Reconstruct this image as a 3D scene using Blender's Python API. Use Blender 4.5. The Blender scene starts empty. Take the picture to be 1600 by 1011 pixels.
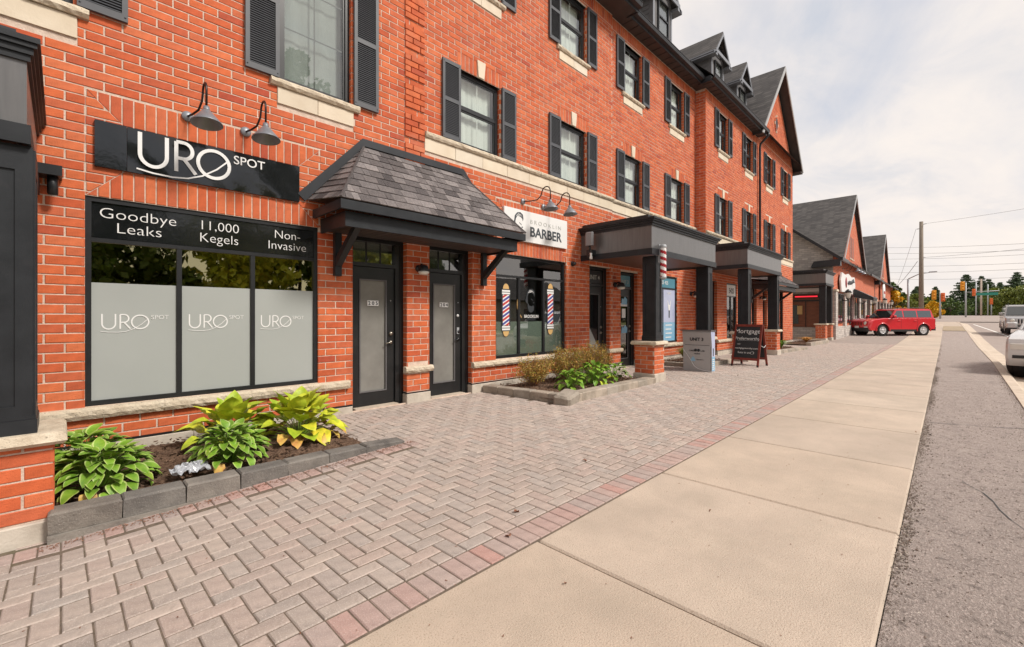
import bpy, bmesh, math, random
import numpy as np
from mathutils import Vector, Matrix, Euler
random.seed(7); RS = np.random.RandomState(5)
S = bpy.context.scene; COL = S.collection
R = math.radians
TH = R(44.46); SN, CS = math.sin(TH), math.cos(TH); CAMZ = 1.31; FPX = 692.0

# ------------------------------------------------------------ camera, sky, sun
cd = bpy.data.cameras.new('camera'); cam = bpy.data.objects.new('camera', cd); COL.objects.link(cam)
cam.location = (0, 0, CAMZ); cam.rotation_euler = (R(90), 0, TH - R(90))
cd.sensor_width = 36; cd.lens = 36 * FPX / 1600; cd.shift_y = -10.5 / 1600
cd.clip_start = .05; cd.clip_end = 3000
S.camera = cam
S.render.engine = 'CYCLES'
S.cycles.max_bounces = 7; S.cycles.diffuse_bounces = 3; S.cycles.glossy_bounces = 3
S.cycles.transparent_max_bounces = 8; S.cycles.transmission_bounces = 4
S.cycles.use_denoising = True
S.view_settings.view_transform = 'Standard'; S.view_settings.look = 'None'
S.view_settings.gamma = 1; S.view_settings.exposure = 0.62; S.view_settings.use_curve_mapping = False

SUN_DIR = Vector((0.42, -1.0, 1.15)).normalized()     # towards the sun
w = bpy.data.worlds.new('World'); S.world = w; w.use_nodes = True
nt = w.node_tree; nt.nodes.clear(); N = nt.nodes.new; LK = nt.links.new
out = N('ShaderNodeOutputWorld'); bg = N('ShaderNodeBackground'); bg.inputs[1].default_value = .1
sky = N('ShaderNodeTexSky'); sky.sky_type = 'NISHITA'; sky.sun_disc = False
sky.sun_elevation = math.asin(SUN_DIR.z); sky.sun_rotation = math.atan2(SUN_DIR.x, SUN_DIR.y)
sky.air_density = 1.0; sky.dust_density = 1.5
tc = N('ShaderNodeTexCoord'); sep = N('ShaderNodeSeparateXYZ'); LK(tc.outputs['Generated'], sep.inputs[0])
ab = N('ShaderNodeMath'); ab.operation = 'MAXIMUM'; LK(sep.outputs[2], ab.inputs[0]); ab.inputs[1].default_value = 0
ad = N('ShaderNodeMath'); ad.operation = 'ADD'; LK(ab.outputs[0], ad.inputs[0]); ad.inputs[1].default_value = .22
dv = N('ShaderNodeVectorMath'); dv.operation = 'SCALE'
iv = N('ShaderNodeMath'); iv.operation = 'DIVIDE'; iv.inputs[0].default_value = 1; LK(ad.outputs[0], iv.inputs[1])
LK(tc.outputs['Generated'], dv.inputs[0]); LK(iv.outputs[0], dv.inputs['Scale'])
def wnoise(scale, detail, rough, off, dist=0.0):
    m = N('ShaderNodeMapping'); m.inputs['Location'].default_value = off; m.inputs['Rotation'].default_value = (0, 0, R(40)); m.inputs['Scale'].default_value = (.75, 1.25, 1)
    LK(dv.outputs[0], m.inputs[0])
    n = N('ShaderNodeTexNoise'); n.inputs['Scale'].default_value = scale; n.inputs['Detail'].default_value = detail
    n.inputs['Roughness'].default_value = rough; n.inputs['Distortion'].default_value = dist
    LK(m.outputs[0], n.inputs['Vector']); return n
def wramp(src, stops):
    r = N('ShaderNodeValToRGB'); LK(src, r.inputs[0]); e = r.color_ramp.elements
    while len(e) < len(stops): e.new(.5)
    for x, (p, c) in zip(e, stops): x.position = p; x.color = c + (1,)
    return r
n1 = wnoise(1.15, 7, .55, (3.1, 1.7, .4), .4)
n2 = wnoise(2.6, 8, .6, (0, 4.2, 2.0), .6)
cov = wramp(n1.outputs[0], [(.36, (.40,) * 3), (.50, (.86,) * 3), (.62, (1,) * 3)])
cc = wramp(n2.outputs[0], [(.3, (4.7, 4.75, 5.0)), (.5, (6.1, 5.7, 5.45)), (.7, (6.8, 6.2, 5.65))])
mx = N('ShaderNodeMix'); mx.data_type = 'RGBA'
LK(cov.outputs[0], mx.inputs['Factor']); LK(cc.outputs[0], mx.inputs['B'])
sb = N('ShaderNodeMix'); sb.data_type = 'RGBA'; sb.inputs['Factor'].default_value = .62; sb.inputs['B'].default_value = (3.6, 3.95, 4.6, 1)
LK(sky.outputs[0], sb.inputs['A']); LK(sb.outputs['Result'], mx.inputs['A'])
hz = N('ShaderNodeMapRange'); LK(ab.outputs[0], hz.inputs[0]); hz.inputs[1].default_value = 0; hz.inputs[2].default_value = .28; hz.inputs[3].default_value = .75; hz.inputs[4].default_value = 0
wm = N('ShaderNodeMix'); wm.data_type = 'RGBA'; LK(hz.outputs[0], wm.inputs['Factor']); LK(mx.outputs['Result'], wm.inputs['A']); wm.inputs['B'].default_value = (6.7, 6.0, 5.5, 1)
LK(wm.outputs['Result'], bg.inputs[0]); LK(bg.outputs[0], out.inputs[0])

sl = bpy.data.lights.new('sun', 'SUN'); so = bpy.data.objects.new('sun', sl); COL.objects.link(so)
sl.energy = 2.4; sl.angle = R(12); sl.color = (1, .94, .86)
so.rotation_euler = SUN_DIR.to_track_quat('Z', 'Y').to_euler()

# ------------------------------------------------------------ helpers
def proj(p):
    X, Y, Z = p; d = CS * X + SN * Y
    if d < .1: return None
    return 800 + FPX * (SN * X - CS * Y) / d, 495 - FPX * (Z - CAMZ) / d, d
def interp(x, pts):
    if x <= pts[0][0]: return pts[0][1]
    for (a, b), (c, e) in zip(pts, pts[1:]):
        if x <= c: return b + (e - b) * (x - a) / (c - a)
    return pts[-1][1]
RISE = [(-50, 0), (28, 0), (38, .13), (42, .26), (60, .72), (85, 1.28), (120, 1.55), (170, 1.7), (400, 1.9), (900, 2.5)]
def gz(X, Y=0):
    z = interp(X, RISE)
    t = min(1, max(0, (2.6 - X) / 2.6)); r = min(1, max(0, (Y - 1.9) / 2.2))
    return z - .138 * t * r

class MB:
    def __init__(s): s.v = []; s.f = []; s.m = []; s.M = None; s.mi = 0; s.sm = False; s.smf = []
    def add(s, vs, fs):
        b = len(s.v)
        for p in vs:
            p = Vector(p); s.v.append(s.M @ p if s.M else p)
        for f in fs: s.f.append([b + i for i in f]); s.m.append(s.mi); s.smf.append(s.sm)
    def box(s, x0, x1, y0, y1, z0, z1):
        s.add([(x0,y0,z0),(x1,y0,z0),(x1,y1,z0),(x0,y1,z0),(x0,y0,z1),(x1,y0,z1),(x1,y1,z1),(x0,y1,z1)],
              [(0,3,2,1),(4,5,6,7),(0,1,5,4),(1,2,6,5),(2,3,7,6),(3,0,4,7)]); return s
    def cbox(s, x0, x1, y0, y1, z0, z1, c=.01):   # box with chamfered top and vertical edges
        def ring(o, z): return [(x0+o,y0,z),(x1-o,y0,z),(x1,y0+o,z),(x1,y1-o,z),(x1-o,y1,z),(x0+o,y1,z),(x0,y1-o,z),(x0,y0+o,z)]
        r0 = ring(c, z0); r1 = ring(c, z1 - c)
        r2 = [(x0+2*c,y0+c,z1),(x1-2*c,y0+c,z1),(x1-c,y0+2*c,z1),(x1-c,y1-2*c,z1),(x1-2*c,y1-c,z1),(x0+2*c,y1-c,z1),(x0+c,y1-2*c,z1),(x0+c,y0+2*c,z1)]
        s.add(r0 + r1 + r2, [(0,7,6,5,4,3,2,1)] + [(i,(i+1)%8,8+(i+1)%8,8+i) for i in range(8)] + [(8+i,8+(i+1)%8,16+(i+1)%8,16+i) for i in range(8)] + [tuple(range(16,24))]); return s
    def quad(s, a, b, c, d): s.add([a, b, c, d], [(0, 1, 2, 3)]); return s
    def prism(s, poly, off):      # 3-D polygon pushed along off
        n = len(poly); o = Vector(off); a = [Vector(p) for p in poly]
        s.add(a + [p + o for p in a], [tuple(range(n))[::-1], tuple(range(n, 2*n))] + [(i, (i+1) % n, n + (i+1) % n, n + i) for i in range(n)]); return s
    def tube(s, pts, r, seg=8, close=True, r1=None):
        pts = [Vector(p) for p in pts]; n = len(pts); vs = []; up = None
        for i, p in enumerate(pts):
            t = (pts[min(i+1, n-1)] - pts[max(i-1, 0)]).normalized()
            if up is None: up = t.orthogonal().normalized()
            up = (up - t * up.dot(t)).normalized(); b = t.cross(up)
            rr = r if r1 is None else r + (r1 - r) * i / max(1, n - 1)
            for k in range(seg):
                a = 2 * math.pi * k / seg; vs.append(p + (up * math.cos(a) + b * math.sin(a)) * rr)
        fs = [(i*seg+k, i*seg+(k+1) % seg, (i+1)*seg+(k+1) % seg, (i+1)*seg+k) for i in range(n-1) for k in range(seg)]
        sm = s.sm; s.sm = seg > 5; b0 = len(s.v); s.add(vs, fs); s.sm = False
        if close:
            s.f.append([b0 + k for k in range(seg)][::-1]); s.f.append([b0 + (n-1)*seg + k for k in range(seg)])
            s.m += [s.mi] * 2; s.smf += [False] * 2
        s.sm = sm; return s
    def lathe(s, prof, seg=16, axis='Z', o=(0, 0, 0), caps=True):
        vs = []; o = Vector(o)
        for r, h in prof:
            for k in range(seg):
                a = 2 * math.pi * k / seg; c, d = r * math.cos(a), r * math.sin(a)
                vs.append(o + Vector({'Z': (c, d, h), 'Y': (c, h, -d), 'X': (h, c, d)}[axis]))
        n = len(prof); sm = s.sm; s.sm = True
        s.add(vs, [(i*seg+k, i*seg+(k+1) % seg, (i+1)*seg+(k+1) % seg, (i+1)*seg+k) for i in range(n-1) for k in range(seg)] + ([tuple(range(seg))[::-1], tuple(range((n-1)*seg, n*seg))] if caps else []))
        s.sm = sm; return s
    def mesh(s, name, mat):
        me = bpy.data.meshes.new(name); me.from_pydata([tuple(v) for v in s.v], [], s.f)
        for m in (mat if isinstance(mat, (list, tuple)) else [mat]): me.materials.append(m)
        if any(s.m): me.polygons.foreach_set('material_index', s.m)
        if any(s.smf): me.polygons.foreach_set('use_smooth', s.smf)
        me.update(); return me
    def build(s, name, mat, parent=None, **k): return link(name, s.mesh(name, mat), parent, **k)
def link(name, me, parent=None, M=None, kind=None, label=None):
    o = bpy.data.objects.new(name, me); COL.objects.link(o)
    if parent: o.parent = parent
    if M is not None: o.matrix_local = M
    if kind: o['kind'] = kind
    if label: o['label'] = label
    return o
def thing(name, label, cat, loc=(0, 0, 0), rz=0, group=None):
    o = bpy.data.objects.new(name, None); COL.objects.link(o); o.location = loc; o.rotation_euler = (0, 0, rz)
    o['label'] = label; o['category'] = cat; o.empty_display_size = .1
    if group: o['group'] = group
    return o
def tag(o, label, cat, group=None):
    o['label'] = label; o['category'] = cat
    if group: o['group'] = group
    return o
def copy_tree(o, parent=None):
    c = o.copy(); COL.objects.link(c); c.parent = parent
    for ch in [x for x in COL.objects if x.parent == o]: copy_tree(ch, c)
    return c
def bevel(o_or_me, w, seg=1, ang=40):
    me = o_or_me.data if hasattr(o_or_me, 'data') else o_or_me
    bm = bmesh.new(); bm.from_mesh(me)
    bmesh.ops.remove_doubles(bm, verts=bm.verts, dist=1e-5)
    es = [e for e in bm.edges if len(e.link_faces) == 2 and e.calc_face_angle(0) > R(ang)]
    bmesh.ops.bevel(bm, geom=es, offset=w, segments=seg, affect='EDGES', clamp_overlap=True)
    bm.to_mesh(me); bm.free()
def text(name, s, mat, parent, M, size, ext=.002, align='CENTER', sx=1.0, bold=0.0, space=1.0, fit=None):
    c = bpy.data.curves.new('t', 'FONT'); c.body = s; c.size = size; c.extrude = ext; c.align_x = align; c.resolution_u = 4
    c.offset = bold; c.space_character = space
    t = bpy.data.objects.new('t', c); COL.objects.link(t)
    dg = bpy.context.evaluated_depsgraph_get(); me = bpy.data.meshes.new_from_object(t.evaluated_get(dg))
    bpy.data.objects.remove(t); me.name = name; me.materials.clear(); me.materials.append(mat)
    if fit:
        xs_ = [v.co.x for v in me.vertices]; sx = fit / max(1e-6, max(xs_) - min(xs_))
    if sx != 1: me.transform(Matrix.Diagonal((sx, 1, 1, 1)))
    return link(name, me, parent, M)
def face_mat(loc, n='-Y'):       # text on a plane whose outward normal is n
    base = {'-Y': Matrix(((1,0,0),(0,0,-1),(0,1,0))), '-X': Matrix(((0,0,-1),(-1,0,0),(0,1,0)))}[n]
    return Matrix.Translation(loc) @ base.to_4x4()

# ------------------------------------------------------------ materials
def ramp(nt, src, stops):
    r = nt.nodes.new('ShaderNodeValToRGB'); nt.links.new(src, r.inputs[0]); e = r.color_ramp.elements
    while len(e) < len(stops): e.new(.5)
    for x, (p, c) in zip(e, stops):
        x.position = p; x.color = (c if len(c) == 4 else tuple(c) + (1,))
    return r.outputs[0]
def mat(name, c1, c2=None, scale=6, rough=.7, metal=0, bump=0, bscale=60, spec=.5, rnd=None, detail=5, speck=None, stain=None, coat=0, emit=None, coord='Object', stretch=None, sss=0, rnd_hue=None):
    m = bpy.data.materials.new(name); m.use_nodes = True; nt = m.node_tree; b = nt.nodes['Principled BSDF']
    L = nt.links.new; Nn = nt.nodes.new
    b.inputs['Roughness'].default_value = rough; b.inputs['Metallic'].default_value = metal
    b.inputs['Specular IOR Level'].default_value = spec; b.inputs['Coat Weight'].default_value = coat
    t = Nn('ShaderNodeTexCoord'); vec = t.outputs[coord]
    if coord == 'World':
        pass
    if stretch:
        mp = Nn('ShaderNodeMapping'); mp.inputs['Scale'].default_value = stretch; L(vec, mp.inputs[0]); vec = mp.outputs[0]
    def noise(sc, d=5, ro=.6):
        n = Nn('ShaderNodeTexNoise'); n.inputs['Scale'].default_value = sc; n.inputs['Detail'].default_value = d; n.inputs['Roughness'].default_value = ro
        L(vec, n.inputs['Vector']); return n.outputs[0]
    def mix(f, a, bb, mode='MIX', fv=None):
        x = Nn('ShaderNodeMix'); x.data_type = 'RGBA'; x.blend_type = mode
        if f is None: x.inputs['Factor'].default_value = fv
        else: L(f, x.inputs['Factor'])
        for k, v in (('A', a), ('B', bb)):
            if isinstance(v, tuple): x.inputs[k].default_value = v + (1,)
            else: L(v, x.inputs[k])
        return x.outputs['Result']
    col = tuple(c1)
    if c2: col = ramp(nt, noise(scale, detail), [(.32, c1), (.68, c2)])
    if rnd:    # piece to piece: list of colours picked by a random number
        at = Nn('ShaderNodeAttribute'); at.attribute_name = 'rnd'; oi = Nn('ShaderNodeObjectInfo')
        ad = Nn('ShaderNodeMath'); ad.operation = 'ADD'; L(at.outputs['Fac'], ad.inputs[0]); L(oi.outputs['Random'], ad.inputs[1])
        fr = Nn('ShaderNodeMath'); fr.operation = 'FRACT'; L(ad.outputs[0], fr.inputs[0])
        rc = ramp(nt, fr.outputs[0], [(i / max(1, len(rnd) - 1) * .999, c) for i, c in enumerate(rnd)])
        col = mix(None, rc, col, 'MULTIPLY', 1.0) if c2 else rc
    if speck:
        sc_, c_, amt = speck
        f = ramp(nt, noise(sc_, 2, .5), [(amt, (0, 0, 0)), (amt + .08, (1, 1, 1))])
        col = mix(f, col, tuple(c_))
    if stain:
        sc_, c_, lo, hi, st = stain
        f = ramp(nt, noise(sc_, 6, .65), [(lo, (0, 0, 0)), (hi, (st, st, st))]); col = mix(f, col, tuple(c_))
    if isinstance(col, tuple): b.inputs['Base Color'].default_value = col + (1,)
    else: L(col, b.inputs['Base Color'])
    if bump:
        bp = Nn('ShaderNodeBump'); bp.inputs['Strength'].default_value = min(1, bump); bp.inputs['Distance'].default_value = .01 * max(1, bump)
        L(noise(bscale, 6, .65), bp.inputs['Height']); L(bp.outputs[0], b.inputs['Normal'])
    if emit: b.inputs['Emission Color'].default_value = tuple(emit[0]) + (1,); b.inputs['Emission Strength'].default_value = emit[1]
    if sss: b.inputs['Subsurface Weight'].default_value = sss; b.inputs['Subsurface Radius'].default_value = (.02, .02, .01)
    return m
def glass(name, ior=1.9, tint=(.92, .95, .93), rough=.012, gl=(1, 1, 1)):
    m = bpy.data.materials.new(name); m.use_nodes = True; nt = m.node_tree; nt.nodes.clear()
    o = nt.nodes.new('ShaderNodeOutputMaterial'); x = nt.nodes.new('ShaderNodeMixShader'); f = nt.nodes.new('ShaderNodeFresnel')
    t = nt.nodes.new('ShaderNodeBsdfTransparent'); g = nt.nodes.new('ShaderNodeBsdfGlossy')
    f.inputs[0].default_value = ior; ge = nt.nodes.new('ShaderNodeNewGeometry'); s1 = nt.nodes.new('ShaderNodeMath'); s1.operation = 'SUBTRACT'; s1.inputs[0].default_value = 1; nt.links.new(ge.outputs['Backfacing'], s1.inputs[1])
    s2 = nt.nodes.new('ShaderNodeMath'); s2.operation = 'MULTIPLY'; nt.links.new(f.outputs[0], s2.inputs[0]); nt.links.new(s1.outputs[0], s2.inputs[1]); g0 = gl
    t.inputs[0].default_value = tint + (1,); g.inputs['Roughness'].default_value = rough
    bp = nt.nodes.new('ShaderNodeBump'); bp.inputs['Strength'].default_value = .05; bp.inputs['Distance'].default_value = .02
    n = nt.nodes.new('ShaderNodeTexNoise'); n.inputs['Scale'].default_value = 1.6; n.inputs['Detail'].default_value = 1
    tc = nt.nodes.new('ShaderNodeTexCoord'); nt.links.new(tc.outputs['Object'], n.inputs['Vector']); nt.links.new(n.outputs[0], bp.inputs['Height']); nt.links.new(bp.outputs[0], g.inputs['Normal'])
    nt.links.new(s2.outputs[0], x.inputs[0]); g.inputs['Color'].default_value = g0 + (1,); nt.links.new(t.outputs[0], x.inputs[1]); nt.links.new(g.outputs[0], x.inputs[2]); nt.links.new(x.outputs[0], o.inputs[0])
    return m
M = {}
BR = [(.55,.115,.036),(.62,.145,.048),(.48,.088,.030),(.58,.125,.042),(.64,.17,.065),(.54,.13,.055),(.50,.10,.032),(.60,.135,.042),(.62,.155,.055),(.41,.07,.032)]
M['brick'] = mat('brick_clay', (.84,.82,.80), (1.12,1.1,1.1), 9, .85, bump=.5, bscale=70, rnd=BR, speck=(140,(.16,.035,.02),.66), stain=(1.7,(.62,.34,.23),.56,.80,.30))
M['mortar'] = mat('mortar', (.56,.42,.33), (.74,.60,.50), 14, .95, bump=.8, bscale=90)
M['stone'] = mat('cream_stone', (.66,.57,.45), (.76,.68,.56), 3, .85, bump=.3, bscale=40, rnd=[(1,1,1),(.92,.9,.87),(1.03,1.0,.95),(.96,.93,.9)])
M['rough_stone'] = mat('rock_face_stone', (.50,.41,.30), (.68,.59,.46), 9, .9, bump=1.6, bscale=26, speck=(70,(.30,.25,.19),.64))
M['base_stone'] = mat('plinth_stone', (.46,.40,.33), (.60,.54,.46), 4, .9, bump=.5, bscale=50, stain=(3,(.25,.21,.17),.5,.8,.6))
M['black_paint'] = mat('black_painted_wood', (.014,.016,.019), (.024,.027,.031), 5, .42, bump=.12, bscale=160, spec=.35, stain=(4,(.06,.06,.062),.60,.85,.4))
M['grey_paint'] = mat('charcoal_painted_board', (.085,.084,.085), (.12,.117,.116), 3, .30, spec=1.0, bump=.1, bscale=120, stretch=(9,9,.7))
M['frame'] = mat('black_window_frame', (.012,.013,.015), (.02,.021,.023), 5, .35)
M['door_paint'] = mat('black_door', (.011,.012,.013), (.018,.019,.02), 4, .3, stain=(6,(.06,.06,.058),.6,.85,.35))
M['shutter'] = mat('charcoal_shutter', (.060,.063,.072), (.080,.084,.094), 4, .5)
M['glass'] = glass('window_glass', 2.3)
M['glass_film'] = glass('tinted_glass', 3.6, (.42,.37,.20), gl=(1, .93, .55))
M['glass_shop'] = glass('shop_glass', 2.5, (.75,.8,.76))
M['frost'] = mat('frosted_film', (.36,.38,.365), (.395,.415,.40), .8, .32, spec=.5)
M['door_frost'] = mat('door_glass_dusty', (.17,.165,.15), (.24,.235,.215), 2.2, .22, spec=.8)
M['curtain'] = mat('white_curtain', (.66,.66,.64), (.82,.82,.80), 2, .8, stretch=(9,9,.2))
M['blind'] = mat('window_blind', (.30,.30,.28), (.42,.41,.38), 2, .8, stretch=(1,1,14))
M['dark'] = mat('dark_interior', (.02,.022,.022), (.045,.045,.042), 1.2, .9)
M['white'] = mat('white_vinyl', (.78,.78,.77), rough=.5)
M['offwhite'] = mat('white_sign_board', (.76,.76,.75), (.80,.80,.79), 2, .45)
M['sign_black'] = mat('glossy_black_banner', (.006,.007,.008), (.012,.013,.014), 3, .10, bump=.3, bscale=1.7, spec=.7)
M['shingle'] = mat('asphalt_shingle', (.80,.78,.78), (1.2,1.17,1.15), 30, .93, bump=.7, bscale=260, rnd=[(.10,.09,.092),(.21,.19,.188),(.055,.048,.05),(.13,.118,.118),(.25,.228,.225),(.075,.066,.066),(.17,.152,.15)], speck=(300,(.26,.24,.235),.60))
M['metal_dark'] = mat('dark_flashing', (.028,.030,.034), (.04,.042,.047), 3, .38, metal=.3)
M['galv'] = mat('galvanised_lamp_metal', (.20,.21,.235), (.28,.29,.315), 4, .42, metal=.35)
M['lamp_arm'] = mat('dark_lamp_arm', (.025,.014,.013), rough=.35, metal=.3)
M['paver'] = mat('concrete_paver', (.80,.79,.78), (1.16,1.14,1.12), 14, .93, bump=.7, bscale=110, rnd=[(.43,.355,.31),(.38,.33,.30),(.47,.395,.345),(.43,.34,.30),(.40,.355,.325),(.49,.41,.36),(.37,.315,.28),(.46,.365,.32),(.42,.36,.325)], speck=(150,(.56,.485,.43),.59), stain=(24,(.24,.195,.16),.5,.72,.45))
M['paver_red'] = mat('red_paver', (.82,.8,.8), (1.14,1.12,1.12), 14, .93, bump=.7, bscale=110, rnd=[(.46,.32,.28),(.40,.33,.30),(.47,.28,.24),(.42,.34,.305),(.39,.325,.295),(.45,.33,.29),(.42,.35,.315),(.44,.31,.275)], speck=(150,(.56,.45,.40),.60), stain=(24,(.26,.18,.15),.5,.72,.4))
M['joint'] = mat('joint_sand', (.13,.10,.075), (.22,.17,.125), 30, .97, bump=1, bscale=120, stain=(4,(.10,.11,.04),.58,.75,.6))
M['concrete'] = mat('sidewalk_concrete', (.86,.86,.86), (1.06,1.06,1.05), 1.6, .9, bump=.7, bscale=120, rnd=[(.52,.425,.345),(.565,.465,.375),(.50,.41,.335),(.57,.475,.385),(.54,.435,.345)], speck=(130,(.36,.28,.21),.59), stain=(1.3,(.36,.30,.235),.46,.72,.55))
M['curb'] = mat('kerb_concrete', (.50,.41,.32), (.62,.52,.42), 2.5, .9, bump=.5, bscale=120, speck=(150,(.3,.24,.18),.63), stain=(1.5,(.34,.27,.2),.55,.8,.6))
M['asphalt'] = mat('old_asphalt', (.30,.25,.225), (.40,.335,.30), 5, .95, bump=1.8, bscale=95, speck=(75,(.50,.42,.38),.54), stain=(26,(.11,.088,.076),.53,.66,.6))
M['road'] = mat('worn_road', (.30,.245,.215), (.36,.295,.26), 2.5, .92, bump=.6, bscale=80, speck=(110,(.42,.36,.32),.62), stain=(.7,(.25,.20,.175),.5,.8,.5))
M['lane_paint'] = mat('lane_paint', (.68,.65,.6), (.78,.76,.72), 6, .7)
M['soil'] = mat('bark_mulch', (.07,.035,.02), (.20,.12,.075), 45, .97, bump=2.5, bscale=55, speck=(80,(.33,.22,.14),.62))
M['planter'] = mat('planter_block', (.115,.105,.097), (.23,.212,.19), 5, .9, bump=.9, bscale=60, rnd=[(1,1,1),(.85,.85,.85),(1.25,1.22,1.18),(1.05,1.0,.95)], speck=(160,(.34,.30,.27),.63), stain=(3,(.3,.27,.25),.6,.85,.5))
M['planter_b'] = mat('weathered_block', (.30,.26,.215), (.45,.40,.34), 5, .9, bump=1, bscale=50, rnd=[(1,1,1),(.8,.78,.75),(1.15,1.1,1.05),(.95,.9,.85)], stain=(6,(.12,.10,.08),.52,.8,.7))
def leafmat(n, a, b, r=None): return mat(n, a, b, 14, .5, spec=.4, bump=.25, bscale=40, rnd=r, sss=.0)
VR = [(1,1,1),(.75,.8,.7),(1.25,1.2,1.1),(.9,1,.8),(1.1,.95,.9)]
M['hosta'] = leafmat('hosta_green', (.10,.22,.02), (.21,.36,.035), VR)
M['hosta_edge'] = leafmat('hosta_cream_edge', (.28,.40,.10), (.42,.50,.18), VR)
M['hosta_y'] = leafmat('hosta_yellow_green', (.30,.40,.025), (.58,.60,.05), [(1,1,1),(.7,.85,.7),(1.3,1.15,1),(.8,.95,.8),(1.35,1.0,.9)])
M['hosta_brown'] = leafmat('hosta_withered', (.50,.24,.10), (.62,.46,.10), VR)
M['twig'] = mat('shrub_twig', (.20,.10,.06), (.32,.18,.11), 20, .8)
M['shrubleaf'] = leafmat('shrub_leaf', (.30,.19,.04), (.48,.31,.09), [(1,1,1),(.6,1.1,.6),(1.2,.75,.6),(.9,1.1,.7),(1.3,1,.8)])
M['lily'] = leafmat('daylily_leaf', (.15,.20,.03), (.32,.31,.07), [(1,1,1),(.7,.9,.6),(1.5,1.2,1.0),(1.7,1.3,1.1)])
M['leaf_dec'] = leafmat('tree_leaf', (.045,.085,.015), (.10,.15,.025), VR)
M['leaf_yel'] = leafmat('yellow_tree_leaf', (.62,.36,.015), (.85,.52,.03), VR)
M['leaf_olive'] = leafmat('olive_tree_leaf', (.11,.15,.02), (.22,.24,.04), VR)
M['needle'] = leafmat('spruce_needle', (.055,.10,.055), (.13,.17,.10), VR)
M['leaf_lime'] = leafmat('turning_leaf', (.34,.40,.04), (.55,.54,.09), VR)
M['dirt'] = mat('dry_dirt', (.30,.23,.16), (.42,.33,.22), 3, .95, bump=1, bscale=40)
M['grit'] = mat('grit', (.8,.8,.8), (1.1,1.1,1.1), 20, .95, rnd=[(.30,.25,.21),(.42,.36,.31),(.20,.165,.14),(.50,.44,.38)])
M['bark'] = mat('bark', (.10,.075,.055), (.17,.13,.10), 12, .95, bump=1.5, bscale=30)
M['grass'] = mat('lawn', (.11,.13,.03), (.22,.20,.06), 1.5, .95, bump=1, bscale=60)
M['wood_pole'] = mat('weathered_pole', (.20,.16,.125), (.30,.25,.20), 6, .9, stretch=(8,8,.4), bump=.5, bscale=30)
M['steel'] = mat('galvanised_steel', (.36,.38,.40), (.46,.47,.48), 4, .5, metal=.2)
M['signal'] = mat('signal_yellow', (.80,.34,.02), rough=.5)
M['signal_red'] = mat('signal_orange_red', (.75,.16,.03), rough=.5)
M['street_green'] = mat('street_sign_green', (.03,.26,.20), rough=.5)
M['wire'] = mat('cable', (.12,.12,.12), rough=.6)
M['car_red'] = mat('red_car_paint', (.62,.014,.024), (.66,.017,.028), 1, .28, spec=.6, coat=1)
M['car_red2'] = mat('deep_red_car_paint', (.35,.012,.02), rough=.3, coat=1)
M['car_white'] = mat('white_car_paint', (.62,.61,.60), rough=.3, coat=1)
M['car_silver'] = mat('silver_car_paint', (.36,.34,.33), rough=.3, metal=.4, coat=1)
M['car_trim'] = mat('car_plastic_trim', (.02,.02,.021), rough=.55)
M['car_glass'] = mat('car_glass', (.035,.042,.042), rough=.05, spec=1.0, coat=1)
M['tyre'] = mat('tyre_rubber', (.018,.017,.017), (.03,.028,.027), 8, .85)
M['rim'] = mat('alloy_rim', (.62,.62,.62), rough=.3, metal=.15)
M['lamp_lens'] = mat('headlamp_lens', (.70,.68,.62), rough=.12, spec=.8)
M['amber'] = mat('amber_lamp', (.75,.33,.06), rough=.2)
M['plate'] = mat('number_plate', (.75,.77,.76), rough=.5)
M['yellow'] = mat('yellow_paint', (.78,.42,.08), rough=.4)
M['blue'] = mat('blue_stripe', (.06,.07,.32), rough=.35)
M['red'] = mat('red_stripe', (.55,.035,.035), rough=.35)
M['redw'] = mat('barber_red', (.36,.012,.02), rough=.35)
M['gold'] = mat('gold_vinyl', (.62,.40,.16), rough=.4)
M['ink'] = mat('dark_ink', (.03,.035,.04), rough=.5)
M['ink_grey'] = mat('grey_lettering', (.055,.065,.075), rough=.5)
M['pale_ink'] = mat('pale_grey_lettering', (.47,.48,.45), rough=.5)
M['chalk'] = mat('chalk', (.70,.70,.68), rough=.9)
M['chalkboard'] = mat('chalkboard', (.012,.013,.014), (.024,.026,.027), 3, .55)
M['red_wood'] = mat('stained_red_wood', (.14,.018,.012), (.24,.04,.022), 8, .45, stretch=(1,1,.3))
M['box_grey'] = mat('grey_box_metal', (.38,.375,.375), (.43,.425,.42), 2, .5)
M['poster_blue'] = mat('blue_poster', (.16,.42,.62), (.33,.52,.68), 1.2, .4)
M['poster_pale'] = mat('pale_blue_poster', (.42,.47,.66), (.52,.56,.72), 1.5, .4)
M['poster_teal'] = mat('teal_poster', (.07,.22,.30), (.10,.28,.36), 1.5, .4)
M['brass'] = mat('door_hardware', (.36,.33,.28), rough=.28, metal=.9)
M['plastic'] = mat('clear_plastic_scrap', (.30,.31,.33), (.52,.54,.58), 40, .2, spec=.9)
M['cam_white'] = mat('floodlight_grey', (.22,.22,.23), rough=.4)
M['brown_door'] = mat('stained_brown_door', (.16,.05,.025), (.25,.085,.04), 3, .45, stretch=(1,1,6))
M['neon'] = mat('red_neon', (.6,.02,.03), rough=.4, emit=((1,.03,.05), .8))
M['wall_plain'] = mat('rendered_wall', (.30,.27,.24), (.36,.33,.30), 2, .9)
M['siding_pale'] = mat('grey_blind', (.30,.31,.31), (.38,.39,.39), 2, .8)
M['siding'] = mat('grey_siding', (.10,.095,.098), (.13,.125,.127), 3, .6)
M['verge'] = mat('pale_verge_board', (.40,.40,.40), rough=.5)
M['soffit'] = mat('dark_soffit', (.045,.035,.032), (.065,.05,.045), 4, .6)
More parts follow.
